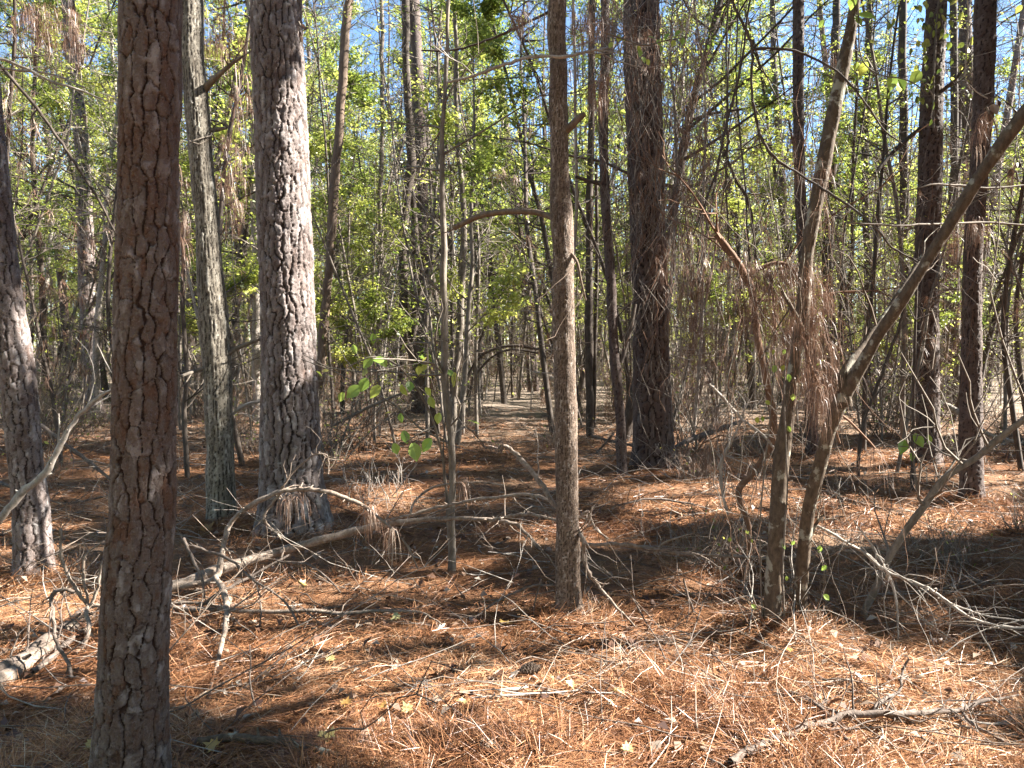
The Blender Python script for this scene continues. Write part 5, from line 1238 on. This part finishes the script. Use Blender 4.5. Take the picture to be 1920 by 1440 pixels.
# ------------------------------------------------------------------ unseen crowns added above and beside the picture, clumps placed to shape the dapple
def crowns():
    rng = np.random.default_rng(5)
    hosts = []
    for k in ('A', 'B', 'C', 'D', 'E', 'F', 'G', 'I', 'J', 'K', 'H'):
        nd = NEAR[k]; tp = np.array(nd['top'], float); hosts.append(dict(x=tp[0], y=tp[1], root=nd['root'], base=np.array(nd['base']), z0=0, zt=max(tp[2], 6), top=tp, own=True))
    spots = []
    tries = 0
    while len(spots) < 17 and tries < 4000:
        tries += 1
        x, y = rng.uniform(2.5, 22), rng.uniform(-1, 15)
        if x < .70 * y + 1.6: continue
        if 1.7 < y - .162 * (x - .8) < 4.0: continue
        if any((x - a) ** 2 + (y - b) ** 2 < 3.0 ** 2 for a, b in spots): continue
        spots.append((x, y))
    side_names = []
    for k, (x, y) in enumerate(sorted(spots)):  # unseen trees added to carry the shading leaf clusters
        z = float(gh(x, y)); H = rng.uniform(10, 15)
        root = empty('hardwood_tree', (x, y, z), f'{["slim", "stout", "tall"][k % 3]} unseen hardwood added at the right to shade the picture, {ORD[k]} out', 'hardwood tree', 'unseen hardwoods added to shade the picture')
        tr = wander((0, 0, -.2), (rng.normal(0, .06), rng.normal(0, .06), 1), H, rng, 10, .05, .02)
        mt = MB(); mt.tube(tr, np.linspace(.13, .02, 11), 9, 0); mt.build('trunk', [M['stem_grey']], root)
        hosts.append(dict(x=x, y=y, root=root, base=np.array([x, y, z]), tr=tr + np.array([x, y, z]), zt=H, own=False))
    hx = np.array([[h['x'], h['y']] for h in hosts])
    T = np.array(LIT_T).reshape(-1, 4)
    n = 12000
    gx = rng.uniform(-1, 1, n); gy = 1.2 + 13.5 * rng.random(n)
    gx = gx * (.70 * gy + 1.2)
    Z = 2.4 + 9.5 * rng.random(n) ** 1.3
    g = np.stack([gx, gy, gh(gx, gy)], -1)
    c = g + S * ((Z - g[:, 2]) / S[2])[:, None]
    px, py = pix(g)
    lit = lit_mask(px, py)
    noise_ = fbm(np.stack([gx * 2.4, gy * 2.4, gx * 0], -1), 2, 17)
    ok = ~lit & (noise_ < .26)  # no leaf clusters where their shadow would cover a lit place
    # out of the picture only
    out = (c[:, 0] > .70 * c[:, 1] + .8) | (c[:, 2] > 2.3 + .52 * c[:, 1]) | (c[:, 0] < -.70 * c[:, 1] - .8)
    ok &= out
    for t in T:
        v = c - t[:3]; along = v @ S; dist = np.linalg.norm(v - along[:, None] * S, axis=1)
        ok &= ~((dist < t[3] + .2) & (along > 0))
    c = c[ok]
    sp_ = []
    for key, x0, z0, z1, n_ in (('A', .0, .1, 1.0, 330), ('A', 0, 1.4, 3.2, 460), ('B', 0, .9, 1.4, 30), ('C', 0, .2, .9, 50), ('B', 0, 1.9, 3.6, 70), ('D', 0, 3.9, 5.0, 120), ('D', 0, 0, 1.3, 60), ('F', 0, .5, 5, 90), ('I', 0, 1, 5, 50), ('K', 0, .3, 5, 40), ('G', 0, .3, 4.5, 40), ('E', 0, 2.7, 3.6, 40), ('H', .1, .3, 3.5, 80)):  # extra clusters added on sun rays to shade these trunks
        nd = NEAR[key]; ctr = nd['ctr']
        for k in range(n_):
            zz = rng.uniform(z0, z1); p0 = np.array([np.interp(zz, ctr[:, 2], ctr[:, j]) for j in range(3)]) if ctr is not None else P(1480 + 60 * (zz > 1.5), 900, 4.3) * [1, 1, 0] + [0, 0, zz]
            for _ in range(8):
                q = p0 + S * rng.uniform(3, 13) + rng.normal(0, .12, 3)
                if (q[0] > .70 * q[1] + .8) or (q[2] > 2.3 + .52 * q[1]): break
            else: continue
            if any(np.linalg.norm((q - t[:3]) - ((q - t[:3]) @ S) * S) < t[3] + .2 and (q - t[:3]) @ S > 0 for t in T): continue
            gq = q - S * (q[2] / S[2]); px_, py_ = pix(gq)
            if gq[1] > .5 and lit_mask(np.array([px_]), np.array([py_]))[0]: continue
            sp_.append(q)
    c = np.vstack([c, np.array(sp_)])
    dd = np.linalg.norm(c[:, None, :2] - hx[None], axis=2); near = dd.argmin(1); dm = dd.min(1)
    sel = dm < 4.6; c = c[sel]; near = near[sel]
    print('clusters', len(c))
    for hi, h in enumerate(hosts):
        cc = c[near == hi]
        if not len(cc): continue
        mb = MB(); b = h['base']
        for q in cc:
            if h['own']: zz = min(q[2] - .4, h['top'][2] - .1); a = h['top'].copy(); a[2] = zz
            else:
                zz = np.clip(q[2] - rng.uniform(.3, 1.6), 1.2, h['tr'][-1][2]); a = np.array([np.interp(zz, h['tr'][:, 2], h['tr'][:, k]) for k in range(3)])
            mid = (a + q) / 2 + rng.normal(0, .15, 3)
            w3 = np.array([a * .75 + q * .25, mid, a * .25 + q * .75]); gg = w3 - S * (w3[:, 2] / S[2])[:, None]
            clear = not lit_mask(*pix(gg)).any()
            pp = smooth_path(np.array([a, mid, q]) - b, 4)
            seen = ~((pp[:, 0] + b[0] > .70 * (pp[:, 1] + b[1]) + .5) | (pp[:, 2] + b[2] > 2.0 + .52 * (pp[:, 1] + b[1])))
            if np.linalg.norm(q - a) < 3.4 and clear and not seen.any() and rng.random() < .5: mb.tube(pp, np.linspace(.014, .004, len(pp)), 4, 0)
            else: mb.tube(wander(q - b, rng.normal(0, 1, 3), .35, rng, 3, .2), np.linspace(.004, .002, 4), 4, 0)
        m = 34
        L = np.repeat(cc, m, 0) + np.clip(rng.normal(0, .12, (len(cc) * m, 3)), -.22, .22)
        mb.quads(leaf_quads(L - b, .12, rng, .6, .3, .6), 1, rng.random(len(L)))
        mb.build('crown', [M['stem_grey'], M['leaf_dark']], h['root'])  # leaf clusters placed for the shade they cast
crowns()

def overhead():
    """living crowns high above the near trees that stand left of the sun's path into the picture"""
    rng = np.random.default_rng(8)
    for key in ('A', 'B', 'C', 'D', 'E', 'G', 'F'):
        nd = NEAR[key]; top = np.array(nd['top'], float)
        mb = pine_crown_mesh(700 + ord(key), 46, 3.2, 6.5, 9); off = np.array([top[0], top[1], top[2] - 4.0]) - nd['base']
        mb.V = [v + off for v in mb.V]
        mb.build('added_upper_crown', [M['stem_dark'], M['needles']], nd['root'])  # dense crown added out of view to darken the sky fill
overhead()
